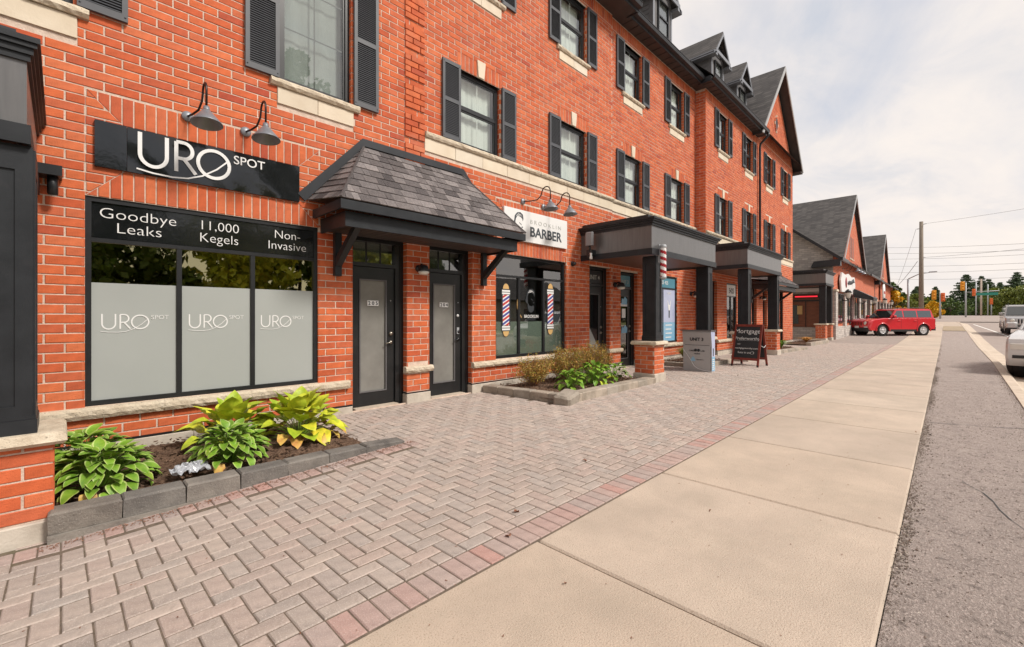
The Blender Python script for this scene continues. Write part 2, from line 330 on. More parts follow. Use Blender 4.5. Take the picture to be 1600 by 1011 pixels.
M['rust_ceiling'] = mat('porch_soffit_wood', (.10,.045,.028), (.15,.07,.042), 3, .5, stretch=(8,1,1))
M['deadleaf'] = mat('fallen_leaf', (.16,.07,.04), (.30,.14,.08), 30, .8)
def brick_tex(name, c1, c2, mort, bw, rh, ms=.01, vec='y'):
    m = bpy.data.materials.new(name); m.use_nodes = True; nt = m.node_tree; b = nt.nodes['Principled BSDF']; b.inputs['Roughness'].default_value = .9
    L = nt.links.new; t = nt.nodes.new('ShaderNodeTexCoord'); sp = nt.nodes.new('ShaderNodeSeparateXYZ'); L(t.outputs['Object'], sp.inputs[0])
    a = nt.nodes.new('ShaderNodeMath'); a.operation = 'ADD'; L(sp.outputs[0], a.inputs[0]); L(sp.outputs[1], a.inputs[1])
    cb = nt.nodes.new('ShaderNodeCombineXYZ'); L(a.outputs[0], cb.inputs[0]); L(sp.outputs[2], cb.inputs[1])
    br = nt.nodes.new('ShaderNodeTexBrick'); L(cb.outputs[0], br.inputs[0]); br.inputs['Scale'].default_value = 1
    br.inputs['Brick Width'].default_value = bw; br.inputs['Row Height'].default_value = rh; br.inputs['Mortar Size'].default_value = ms
    br.inputs['Color1'].default_value = c1 + (1,); br.inputs['Color2'].default_value = c2 + (1,); br.inputs['Mortar'].default_value = mort + (1,)
    L(br.outputs['Color'], b.inputs['Base Color'])
    bp = nt.nodes.new('ShaderNodeBump'); bp.inputs['Strength'].default_value = .4; bp.inputs['Distance'].default_value = .01; bp.invert = True
    L(br.outputs['Fac'], bp.inputs['Height']); L(bp.outputs[0], b.inputs['Normal']); return m
M['brick_far'] = brick_tex('distant_brickwork', (.56,.105,.03), (.46,.075,.024), (.60,.43,.33), .267, .0895, .007)
M['stone_far'] = brick_tex('distant_stonework', (.40,.355,.33), (.62,.56,.51), (.34,.30,.27), .30, .11, .010)
M['shingle_far'] = brick_tex('distant_shingles', (.06,.055,.054), (.115,.105,.10), (.035,.032,.032), .32, .13, .008)
# ------------------------------------------------------------ ground, road, sidewalk
def strip(name, xs, y0f, y1f, off, m, parent=None, kind='structure', thick=0, ny=1, zf=gz):
    mb = MB(); nx = len(xs); vs = []; fs = []
    for x in xs:
        for j in range(ny + 1):
            a, b = y0f(x), y1f(x); y = a + (b - a) * j / ny; vs.append((x, y, zf(x, y) + off))
    st = ny + 1
    for i in range(nx - 1):
        for j in range(ny): fs.append((i*st+j, (i+1)*st+j, (i+1)*st+j+1, i*st+j+1))
    mb.add(vs, fs)
    if thick:
        for i in range(nx - 1):
            for j, s in ((0, 1), (ny, -1)):
                a, b = vs[i*st+j], vs[(i+1)*st+j]; q = [a, (a[0], a[1], a[2]-thick), (b[0], b[1], b[2]-thick), b]
                mb.quad(*(q if s > 0 else q[::-1]))
        for i, s in ((0, -1), (nx-1, 1)):
            a, b = vs[i*st], vs[i*st+ny]; mb.quad(a, b, (b[0], b[1], b[2]-thick), (a[0], a[1], a[2]-thick))
    return mb.build(name, m, parent, kind=kind)
XS = [-60, -30, -15, -8] + list(np.arange(-6, 28, .5)) + list(range(28, 64, 2)) + [66, 70, 75, 80, 85, 95, 105, 120, 140, 170, 220, 300, 400, 600, 900]
strip('ground', XS, lambda x: -400, lambda x: 400, -.30, M['grass'], ny=8, zf=lambda x, y: gz(x, 0))
CY = lambda x: interp(x, [(0, -.70), (6, -.71), (10, -.80), (19, -.95), (40, -1.0), (60, -.9), (64, -.6)])
XR = [x for x in XS if -31 <= x <= 64]
strip('asphalt_verge', [x for x in XR if x <= 46], lambda x: CY(x) - .02, lambda x: .20, -.012, M['asphalt'], ny=3)
strip('bare_verge', [44, 46, 48, 50, 52], lambda x: CY(x) + .02, lambda x: .20, .012, M['dirt'])
strip('road', [x for x in XS if -61 <= x <= 150], lambda x: -11.5, lambda x: CY(x) - .50 if x < 63 else 3, -.13, M['road'], ny=4, zf=lambda x, y: gz(x, 0) + (.12 if x > 62 else 0))
strip('crossing_road', [64, 65, 66, 70, 75, 80, 85, 95, 105, 118], lambda x: -140, lambda x: 140, -.006, M['road'], ny=2, zf=lambda x, y: gz(x, 0))
strip('driveway', list(np.arange(27.2, 47, 1.0)), lambda x: 1.72, lambda x: 12, -.010, M['road'], ny=2)
strip('forecourt', [26, 30, 40, 47, 56, 62, 68], lambda x: 1.72 if x > 46 else 3.0, lambda x: 12, -.016, M['road'], ny=2, zf=lambda x, y: gz(x, 0))
strip('corner_paving', [50, 53, 56, 59, 62, 65], lambda x: -.95, lambda x: 1.74, -.013, M['concrete'], zf=lambda x, y: gz(x, 0))
strip('lane_line', [10, 15, 20, 25, 30, 36, 42, 48, 54, 60], lambda x: interp(x, [(10, -3.5), (30, -3.1), (45, -2.55), (60, -1.8)]) - .06, lambda x: interp(x, [(10, -3.5), (30, -3.1), (45, -2.55), (60, -1.8)]) + .06, -.126, M['lane_paint'])
strip('far_sidewalk', XR, lambda x: -14.5, lambda x: -13, -.01, M['concrete'], thick=.2)
strip('far_kerb', XR, lambda x: -11.7, lambda x: -11.5, 0, M['curb'], thick=.25)
kerb = thing('kerb', 'pale concrete kerb and gutter along the road', 'kerb'); kerb['kind'] = 'structure'; del kerb['category']; del kerb['label']
for a in np.arange(-12, 62, 3.0):     # cast kerb lengths
    mb = MB(); n = 4
    prof = lambda x: [(CY(x), gz(x) - .3), (CY(x), gz(x) + .002), (CY(x) - .13, gz(x) + .0), (CY(x) - .17, gz(x) - .03), (CY(x) - .20, gz(x) - .108), (CY(x) - .56, gz(x) - .120), (CY(x) - .56, gz(x) - .3)]
    xs = [a + .006 + (3 - .012) * i / n for i in range(n + 1)]; vs = []; fs = []
    for x in xs: vs += [(x, y, z) for y, z in prof(x)]
    for i in range(n):
        for j in range(6): fs.append((i*7+j, i*7+j+1, (i+1)*7+j+1, (i+1)*7+j))
    fs += [tuple(range(7))[::-1], tuple(n*7+k for k in range(7))]
    mb.add(vs, fs); mb.build('kerb_stone', M['curb'], kerb)
walk = bpy.data.objects.new('sidewalk', None); COL.objects.link(walk); walk['kind'] = 'structure'
J = [-7.4, -5.84, -4.28, -2.72, -1.16, .40, 1.96, 3.54, 5.12, 6.68]
while J[-1] < 56: J.append(J[-1] + 1.57)
for a, b in zip(J, J[1:]):
    mb = MB(); g = .005; xs = [a + g, a + g + .012, b - g - .012, b - g]; vs = []; 
    Y0, Y1 = .205, 1.712
    ys = [Y0, Y0 + .012, Y1 - .012, Y1]
    for x in xs:
        for y in ys:
            e = (x in (xs[0], xs[3])) or (y in (Y0, Y1)); vs.append((x, y, gz(x, 0) - (.010 if e else 0) + RS.uniform(-.0004, .0004)))
    fs = [(i*4+j, (i+1)*4+j, (i+1)*4+j+1, i*4+j+1) for i in range(3) for j in range(3)]
    b0 = [(x, y, gz(x) - .12) for x, y in ((xs[0], Y0), (xs[3], Y0), (xs[3], Y1), (xs[0], Y1))]
    vs += b0; fs += [(0, 16, 17, 12)[::-1], (12, 17, 18, 15)[::-1], (15, 18, 19, 3)[::-1], (3, 19, 16, 0)[::-1]]
    mb.add(vs, fs); mb.build('concrete_slab', M['concrete'], walk)

# ------------------------------------------------------------ block paving
BEDS = [(-.05, 2.2, 4.25, 5.85), (5.2, 8.25, 4.2, 5.85), (11.5, 13.4, 4.55, 5.85), (17.95, 21.0, 4.4, 5.6), (23.6, 26.8, 4.5, 5.6)]
paving = strip('paving', [-8, -6, -4, -2] + list(np.arange(-1, 3.2, .2)) + [x for x in XR if 3.4 < x <= 27.5] + [27.6], lambda x: 1.70, lambda x: 6.1, -.0062, M['joint'], ny=24)
pv = []      # x0,x1,y0,y1,red
for i in range(-80, 276): pv.append((i*.1, i*.1+.1, 1.718, 1.918, 1))
def inbed(x, y): return any(a < x < b and c < y < d for a, b, c, d in BEDS) or (x < -.12 and y > 4.2)
for i in range(-36, 26): pv.append((i*.1, i*.1+.1, 3.88, 4.08, 1 if i > -4 else 0))
for j in range(-1, 42):
    for i in range(-80, 276):
        k = (i - j) % 4; y = 1.92 + j * .1; x = i * .1
        if k == 0: q = (x, x + .2, y, y + .1)
        elif k == 3: q = (x, x + .1, y, y + .2)
        else: continue
        x0, x1, y0, y1 = q
        y0 = max(y0, 1.92)
        if y1 - y0 < .05: continue
        if -3.6 < (x0 + x1) / 2 < 2.6 and y1 > 3.87:
            if y0 < 3.80: y1 = min(y1, 3.88)
            elif y0 < 4.08: continue
        if x1 > 27.5: continue
        if inbed((x0 + x1) / 2, (y0 + y1) / 2): continue
        if y0 > 5.74 and not any(a < x0 < b for a, b in ((2.8, 3.65), (4.06, 4.93), (8.43, 9.28), (9.85, 10.69))): continue
        pv.append((x0, x1, y0, y1, 0))
def parea(pts):
    q = [proj(p) for p in pts]
    if any(t is None or t[2] < .3 for t in q): return 0
    cx = sum(t[0] for t in q) / len(q); cy = sum(t[1] for t in q) / len(q)
    if not (0 < cx < 1600 and 0 < cy < 1011): return 0
    return abs(sum(q[i][0]*q[(i+1) % len(q)][1] - q[(i+1) % len(q)][0]*q[i][1] for i in range(len(q)))) / 2
pv.sort(key=lambda q: -parea([(q[0], q[2], gz(q[0], q[2])), (q[1], q[2], gz(q[1], q[2])), (q[1], q[3], gz(q[1], q[3])), (q[0], q[3], gz(q[0], q[3]))]))
def paver_geo(w, d, g=.0034, c=.005):
    a, b = w/2 - g, d/2 - g*1.7
    v = [(-a,-b,-.02),(a,-b,-.02),(a,b,-.02),(-a,b,-.02),(-a,-b,-c),(a,-b,-c),(a,b,-c),(-a,b,-c),(-a+c,-b+c,0),(a-c,-b+c,0),(a-c,b-c,0),(-a+c,b-c,0)]
    return v, [(0,1,5,4),(1,2,6,5),(2,3,7,6),(3,0,4,7),(4,5,9,8),(5,6,10,9),(6,7,11,10),(7,4,8,11),(8,9,10,11)]
pcache = {}
def slope(x, y):
    e = .05; return (gz(x+e, y) - gz(x-e, y)) / (2*e), (gz(x, y+e) - gz(x, y-e)) / (2*e)
jm = {0: MB(), 1: MB()}; rn = {0: [], 1: []}
for n, (x0, x1, y0, y1, red) in enumerate(pv):
    w_, d_ = round(x1-x0, 3), round(y1-y0, 3); cx, cy = (x0+x1)/2, (y0+y1)/2
    if w_ < .03 or d_ < .03: continue
    sx, sy = slope(cx, cy); nz = Vector((-sx, -sy, 1)).normalized(); tilt = Vector((0, 0, 1)).rotation_difference(nz).to_matrix().to_4x4()
    MM = Matrix.Translation((cx, cy, gz(cx, cy) + RS.uniform(-.0022, .0022))) @ tilt @ Euler((RS.uniform(-.008, .008), RS.uniform(-.008, .008), RS.uniform(-.01, .01))).to_matrix().to_4x4()
    v, f = paver_geo(w_, d_)
    if n < 300:
        key = (w_, d_, red)
        if key not in pcache:
            mb = MB(); mb.add(v, f); pcache[key] = mb.mesh('paver', M['paver_red' if red else 'paver'])
        link('paver', pcache[key], paving, MM)
    else:
        mb = jm[red]; mb.M = MM; mb.add(v, f); rn[red] += [RS.rand()] * 12
def set_rnd(me, vals, name='rnd'):
    a = me.attributes.new(name, 'FLOAT', 'POINT'); a.data.foreach_set('value', np.array(vals, dtype=np.float32))
for red in (0, 1):
    o = jm[red].build('further_pavers' if not red else 'further_red_pavers', M['paver_red' if red else 'paver'], paving, kind='stuff'); set_rnd(o.data, rn[red])
# ------------------------------------------------------------ brick laying
CH = .0895; BL = .267; Z0 = 4.20 - 47 * CH
class Frame:
    def __init__(s, O, n):
        s.O = Vector(O); s.n = Vector(n); s.u = (-s.n).cross(Vector((0, 0, 1)))
        s.M = Matrix.Translation(s.O) @ Matrix((s.u, -s.n, Vector((0, 0, 1)))).transposed().to_4x4()
    def p(s, a, z, c=0): return s.O + s.u * a + Vector((0, 0, z)) + s.n * c
def clip(poly, a, b, c):      # keep a*u+b*z+c >= 0
    o = []
    for i, p in enumerate(poly):
        q = poly[(i+1) % len(poly)]; dp = a*p[0]+b*p[1]+c; dq = a*q[0]+b*q[1]+c
        if dp >= 0: o.append(p)
        if (dp >= 0) != (dq >= 0):
            t = dp / (dp - dq); o.append((p[0]+(q[0]-p[0])*t, p[1]+(q[1]-p[1])*t))
    return o
def ext(poly): xs = [p[0] for p in poly]; zs = [p[1] for p in poly]; return max(xs)-min(xs), max(zs)-min(zs)
BRK = []     # (frame, poly, proud)
def lay(F, u0, u1, z0, z1, holes=(), proud=.0, phase=0.0, zorg=Z0, cut=None, sink=None):
    g = .0056; out = sink if sink is not None else BRK
    k0 = int(math.floor((z0 - zorg) / CH)); k = k0
    while zorg + k * CH < z1 - .02:
        za, zb = max(z0, zorg + k*CH + g), min(z1, zorg + (k+1)*CH - g)
        if zb - za > .02:
            iv = [(u0, u1)]
            for a, b, c, d in holes:
                if c < zb - .012 and d > za + .012:
                    niv = []
                    for s, e in iv:
                        if b <= s or a >= e: niv.append((s, e)); continue
                        if a > s: niv.append((s, a))
                        if b < e: niv.append((b, e))
                    iv = niv
            off = phase + (BL / 2 if k % 2 else 0)
            for s, e in iv:
                i = math.floor((s - off) / BL)
                while off + i * BL < e:
                    a, b = max(s, off + i*BL + g*1.25 + RS.uniform(-.001, .0015)), min(e, off + (i+1)*BL - g*1.25)
                    if a == s: a = s + .0005
                    if b - a > .028:
                        poly = [(a, za), (b, za), (b, zb), (a, zb)]
                        if cut:
                            for c in cut: poly = clip(poly, *c)
                        if len(poly) > 2 and min(ext(poly)) > .02: out.append((F, poly, proud))
                    i += 1
        k += 1
def soldiers(F, u0, u1, z0, z1, w=.0895, proud=0, cuts=None, sink=None):
    n = max(1, round((u1 - u0) / w)); w = (u1 - u0) / n; g = .0056; out = sink if sink is not None else BRK
    for i in range(n):
        poly = [(u0+i*w+g, z0+g), (u0+(i+1)*w-g, z0+g), (u0+(i+1)*w-g, z1-g), (u0+i*w+g, z1-g)]
        for c in (cuts or []): poly = clip(poly, *c)
        if len(poly) > 2 and min(ext(poly)) > .02: out.append((F, poly, proud))
def wall_panel(mb, F, u0, u1, z0, z1, holes=(), depth=.006):
    us = sorted({u0, u1} | {min(max(h[i], u0), u1) for h in holes for i in (0, 1)}); zs = sorted({z0, z1} | {min(max(h[i], z0), z1) for h in holes for i in (2, 3)})
    for a, b in zip(us, us[1:]):
        for c, d in zip(zs, zs[1:]):
            if b - a < 1e-4 or d - c < 1e-4: continue
            mu, mz = (a+b)/2, (c+d)/2
            if any(h[0] < mu < h[1] and h[2] < mz < h[3] for h in holes): continue
            mb.quad(F.p(a, c, -depth), F.p(b, c, -depth), F.p(b, d, -depth), F.p(a, d, -depth))
def brick_geo(poly, proud, c=.004):
    n = len(poly); cx = sum(p[0] for p in poly)/n; cy = sum(p[1] for p in poly)/n; w_, h_ = ext(poly)
    ins = [(cx + (p[0]-cx)*(1-2*c/w_), cy + (p[1]-cy)*(1-2*c/h_)) for p in poly]
    back = -.022
    v = [(p[0], -back, p[1]) for p in poly] + [(p[0], -(proud - .0035), p[1]) for p in poly] + [(p[0], -proud, p[1]) for p in ins]
    f = [(i, (i+1) % n, n+(i+1) % n, n+i) for i in range(n)] + [(n+i, n+(i+1) % n, 2*n+(i+1) % n, 2*n+i) for i in range(n)] + [tuple(range(2*n, 3*n))]
    return v, f
def emit_bricks(lst, parent, top=300, jname='further_brickwork', base=None):
    def ar(t): F, poly, pr = t; return parea([F.p(a, z, pr) for a, z in poly]) if F.n.dot(Vector((0,0,CAMZ)) - F.p(*poly[0])) > 0 else 0
    order = sorted(range(len(lst)), key=lambda i: -ar(lst[i])); cache = {}; jb = MB(); rn = []
    for r, i in enumerate(order):
        F, poly, pr = lst[i]; pr = pr + RS.uniform(-.0015, .0018)
        if r < top:
            x0 = min(p[0] for p in poly); z0 = min(p[1] for p in poly); loc = [(round(p[0]-x0, 3), round(p[1]-z0, 3)) for p in poly]
            key = tuple(loc)
            if key not in cache:
                v, f = brick_geo(loc, 0); mb = MB(); mb.add(v, f); cache[key] = mb.mesh('brick', M['brick'])
            link('brick', cache[key], parent, (base.inverted() if base else Matrix()) @ F.M @ Matrix.Translation((x0, -pr, z0)))
        else:
            v, f = brick_geo(poly, pr); jb.M = F.M; jb.add(v, f); rn += [RS.rand()] * len(v)
    if jb.v:
        o = jb.build(jname, M['brick'], parent, kind='stuff'); set_rnd(o.data, rn)
        if base: o.matrix_local = base.inverted()
# ------------------------------------------------------------ the brick building
bld = thing('brick_building', 'three storey orange red brick building with black shutters, dormers and ground floor shops', 'building')
YA, YB, YC = 5.80, 5.84, 5.52; XJ = 14.5; XE = 25.75; TOP = 8.70
FA = Frame((0, YA, 0), (0, -1, 0)); FB = Frame((0, YB, 0), (0, -1, 0)); FC = Frame((0, YC, 0), (0, -1, 0))
UP = [(4.67, 5.60, 'a'), (7.35, 8.30, 'a'), (10.0, 10.91, 'b'), (12.63, 13.56, 'b'), (15.62, 16.50, 'c'), (18.40, 19.30, 'c'), (21.18, 22.08, 'c'), (23.86, 24.78, 'c')]
WIN = [(a, b, 4.20, 5.46, k) for a, b, k in UP] + [(a, b, 7.0, 8.28, k) for a, b, k in UP]
WIN = [(a, b, (c - .10 if k == 'c' and c < 5 else c), (d - .06 if k == 'c' and c < 5 else d), k) for a, b, c, d, k in WIN]
WIN += [(1.87, 2.78, 4.20, 6.0, 'a'), (-.86, .08, 4.20, 6.0, 'a'), (1.87, 2.78, 7.0, 8.28, 'a'), (-.86, .08, 7.0, 8.28, 'a')]
SHOP = [(.16, 2.33, .46, 2.46, 'a'), (5.50, 7.57, .55, 2.47, 'a'), (11.35, 13.11, .55, 2.50, 'b'), (16.42, 17.45, .55, 2.5, 'c'), (23.3, 23.95, .1, 2.5, 'c')]
DOORS = [(2.80, 3.65, 0.02, 2.44, 'a'), (4.06, 4.93, 0.02, 2.44, 'a'), (8.43, 9.28, .02, 2.47, 'a'), (9.85, 10.69, .02, 2.45, 'b'), (14.62, 15.50, .02, 2.5, 'c'), (19.2, 19.85, .02, 2.5, 'c'), (20.7, 21.3, .02, 2.5, 'c'), (22.1, 22.9, .02, 2.5, 'c')]
OPEN = WIN + SHOP + DOORS
fr = {'a': FA, 'b': FB, 'c': FC}; span = {'a': (-7.0, 9.40), 'b': (9.40, XJ), 'c': (XJ, XE)}
stones = []      # stone covers where no brick is laid: (k,u0,u1,z0,z1)
BAND = {'a': (3.965, 9.40), 'b': (9.40, XJ), 'c': (XJ, XE)}
for k, (a, b) in BAND.items(): stones.append((k, a, b, 3.90 - (.10 if k == 'c' else 0), 4.20 - (.10 if k == 'c' else 0)))
for a, b, c, d, k in WIN:
    if c > 6 or (k == 'a' and b < 3): stones.append((k, a - .03, b + .03, c - .29 if c < 6 else c - .27, c))
FRAMES = [(.16, 2.36, 2.46, 3.47, 'a'), (5.50, 7.60, 2.47, 3.46, 'a')]   # brick picture frames behind the shop signs
heads = []
for a, b, c, d, k in WIN:
    if c < 6: heads.append((k, a - .06, b + .06, d, d + .27))
LOWTOP = .11
mort = MB()
for k in 'abc':
    F = fr[k]; u0, u1 = span[k]
    ho = [(a, b, c, d) for a, b, c, d, kk in OPEN if kk == k]
    zt = TOP
    wall_panel(mort, F, u0, u1, -.3, zt, ho)
    hb = ho + [(a, b, c, d) for kk, a, b, c, d in stones + heads if kk == k] + [(a, b, c, d) for a, b, c, d, kk in FRAMES if kk == k]
    hb.append((u0, u1, 8.36, 8.70))
    if k == 'a': hb.append((3.61, 3.965, 3.6, 8.7))
    if k == 'a': hb += [(-1.3, 2.74, .345, .455), (3.6, 4.09, .465, .56), (4.93, 8.1, .43, .53)]
    if k == 'b': hb += [(9.26, 9.86, .43, .53), (10.66, 13.9, .43, .53)]
    if k == 'c': hb += [(15.48, 18.6, .43, .53)]
    lay(F, u0, u1, LOWTOP, 8.36, hb, 0, phase=.16)
    soldiers(F, u0, u1, 8.37, 8.64) if k != 'c' else soldiers(F, u0, 19.9, 8.37, 8.64)
    if k == 'c': lay(F, 19.9, u1, 8.36, 8.70, [], 0, phase=.16)
for kk, a, b, c, d in heads:
    mid = (a + b) / 2
    cuts = [(1, .20, -(a + .20 * d) + .04), (-1, .20, (b - .20 * d) + .04)]
    soldiers(fr[kk], a, mid - .085, c, d, cuts=cuts); soldiers(fr[kk], mid + .085, b, c, d, cuts=cuts)
    key = MB(); key.M = fr[kk].M; key.prism([(mid-.065, -.022, c+.005), (mid+.065, -.022, c+.005), (mid+.095, -.022, d+.02), (mid-.095, -.022, d+.02)][::-1], (0, .04, 0)); key.build('keystone', M['stone'], bld)
for a, b, c, d, kk in FRAMES:      # mitred brick frame: soldiers over and under, stack bond at the sides
    F = fr[kk]; t = .28
    g = .004
    soldiers(F, a, b, d - t, d, cuts=[(1, 1, -(a + d) - g), (-1, 1, (b - d) - g)])
    soldiers(F, a, b, c, c + t, cuts=[(1, -1, -(a - c) - g), (-1, -1, (b + c) - g)])
    lay(F, a + .004, a + t, c, d, [], cut=[(-1, -1, (a + d) - g), (-1, 1, (a - c) - g)], phase=a + .004)
    lay(F, b - t, b - .004, c, d, [], cut=[(1, -1, -(b - d) - g), (1, 1, -(b + c) - g)], phase=b - t - .003)
    lay(F, a + t, b - t, c + t, d - t, [], phase=a)
# rusticated pilaster: blocks of four proud courses with one recessed between
z = 3.6
kq = 0
zz = Z0 + CH * 40
while zz < 8.3:
    lay(FA, 3.615, 3.96, zz + .001, zz + 4*CH - .001, [], .022, phase=3.615 + (.1 if kq % 2 else 0)); lay(FA, 3.615, 3.96, zz + 4*CH, zz + 5*CH, [], .0, phase=3.7)
    zz += 5*CH; kq += 1
# reveals at the sides of every opening, step and corner
def reveal(F, u, c, d, depth, side, off=0):   # side=+1: face looks to -X (right jamb)
    n = (-1, 0, 0) if side > 0 else (1, 0, 0); O = F.p(u, 0, 0)
    if side < 0: O = O + Vector((0, 0, 0))
    G = Frame(O, n)
    a, b = (-depth, 0) if side > 0 else (0, depth)
    lay(G, a, b, c, d, [], -.001, phase=a - BL / 2 + .09, zorg=Z0); wall_panel(mort, G, a, b, c, d)
for a, b, c, d, k in OPEN:
    dep = .11 if c > 3 else (.12 if c > .3 else .22)
    reveal(fr[k], b, max(c, .17), d, dep, 1); reveal(fr[k], a, max(c, .17), d, dep, -1)
FS = Frame((XJ, YC, 0), (-1, 0, 0)); lay(FS, -(YB - YC), 0, .17, 8.6, [], 0, phase=-.32); wall_panel(mort, FS, -(YB - YC), 0, -.3, TOP)
FE = Frame((XE, YC, 0), (1, 0, 0)); wall_panel(mort, FE, 0, 9, -.3, TOP)
Fa = Frame((9.4, YA, 0), (1, 0, 0)); wall_panel(mort, Fa, 0, YB - YA, -.3, TOP)
# gable over the far end
GX, GH, GZ = 22.72, 3.02, 12.05
gz0 = 8.70; sl = (GZ - gz0) / (GH)
lay(FC, GX - GH, GX + GH, gz0, GZ, [(GX - .17, GX + .17, 9.75, 10.32)], 0, phase=.16, cut=[(sl, -1, -sl*(GX-GH) + gz0 - .03), (-sl, -1, sl*(GX+GH) + gz0 - .03)])
mort.add([FC.p(GX - GH, gz0, -.006), FC.p(GX + GH, gz0, -.006), FC.p(GX, GZ, -.006)], [(0, 1, 2)])
wallobj = mort.build('wall', M['mortar'], bld)
emit_bricks(BRK, bld)
# oval louvre in the gable with four small key stones
ov = MB(); pts = [(GX + .16*math.cos(t), YC - .03, 10.035 + .26*math.sin(t)) for t in np.linspace(0, 2*math.pi, 20, endpoint=False)]
ov.prism(pts[::-1], (0, .05, 0)); ov.build('oval_window', M['frame'], bld)
for a in range(4):
    t = a * math.pi / 2; cx, cz = GX + .23*math.cos(t), 10.035 + .34*math.sin(t)
    MB().box(cx-.05, cx+.05, YC-.035, YC+.01, cz-.06, cz+.06).build('key_block', M['stone'], bld)
rm = MB(); ring = [(r, t) for t in np.linspace(0, 2*math.pi, 24) for r in (0,)]
rm.tube([(GX + .2*math.cos(t), YC - .012, 10.035 + .30*math.sin(t)) for t in np.linspace(0, 2*math.pi, 25)], .03, 6, close=False); rm.build('oval_surround', M['brick_far'], bld)

# stone band, sills, blocks
def stone_run(F, a, b, z0, z1, lip, n=None, parent=bld, ledge=True):
    n = n or max(1, round((b - a) / .62)); zl = z1 - (.09 if ledge else 0)
    for i in range(n):
        x0 = a + (b-a)*i/n + .003; x1 = a + (b-a)*(i+1)/n - .003; mb = MB(); mb.M = F.M
        mb.cbox(x0, x1, -.012 - RS.uniform(0, .002), .02, z0, zl - .004, .003) if ledge else None
        if mb.v: mb.build('stone_block', M['stone'], parent)
    if ledge:
        m = max(1, round((b - a) / 1.25)); 
        for i in range(m):
            x0 = a - (lip if i == 0 else 0) + (b-a)*i/m + .002; x1 = a + (b-a)*(i+1)/m + (lip if i == m-1 else 0) - .002
            rough_slab(F, x0, x1, .055, zl, z1, parent)
def rough_slab(F, x0, x1, out, z0, z1, parent, name='stone_sill', inner=.02, m='rough_stone'):
    n = max(3, int((x1 - x0) / .05)); mb = MB(); mb.M = F.M; vs = []; fs = []
    for i in range(n + 1):
        x = x0 + (x1 - x0) * i / n; j = RS.uniform
        vs += [(x, inner, z0), (x, -out + .02 + j(-.004, .004), z0), (x, -out + j(-.008, .006), z0 + (z1-z0)*.35 + j(-.006, .006)), (x, -out + j(-.005, .008), z0 + (z1-z0)*.75), (x, -out + .018 + j(-.006, .006), z1 - .002), (x, inner, z1)]
    for i in range(n):
        for k in range(6): fs.append((i*6+k, i*6+(k+1) % 6, (i+1)*6+(k+1) % 6, (i+1)*6+k))
    fs += [tuple(range(6))[::-1], tuple(n*6+k for k in range(6))]
    mb.add(vs, [f[::-1] for f in fs]); return mb.build(name, M[m], parent)
for k, a, b, c, d in stones: stone_run(fr[k], a, b, c, d, .0 if b - a > 3 else .08, n=2 if b - a < 3 else None)
FLA = FA
for F, a, b, z0, z1 in ((FA, -1.3, .75, .345, .455), (FA, .752, 1.55, .345, .455), (FA, 1.552, 2.74, .345, .455), (FA, 3.6, 4.10, .465, .56), (FA, 4.93, 6.3, .43, .53), (FA, 6.302, 8.12, .43, .53), (FB, 9.24, 9.88, .43, .53), (FB, 10.66, 12.1, .43, .53), (FB, 12.102, 13.9, .43, .53), (FC, 15.46, 17.0, .43, .53), (FC, 17.002, 18.6, .43, .53)):
    rough_slab(F, a, b, .065, z0, z1, bld)
for F, a, b in ((FA, -1.3, 1.0), (FA, 1.002, 2.79), (FA, 3.64, 4.07), (FA, 4.92, 5.9), (FA, 5.902, 8.44), (FA, 9.27, 9.40), (FB, 9.402, 9.86), (FB, 10.68, 14.2), (FC, 14.51, 14.62), (FC, 15.5, 19.2), (FC, 19.85, 20.7), (FC, 21.3, 22.1), (FC, 22.9, 25.75)):
    mb = MB(); mb.M = F.M; pt = .09 if b < 2.8 else .145; mb.cbox(a, b, -.02, .2, -.3, pt, .006); mb.build('plinth_block', M['base_stone'], bld)
    mb = MB(); mb.M = F.M; mb.box(a, b, -.012, .02, pt+.001, pt+.021); mb.build('damp_course', M['frame'], bld)

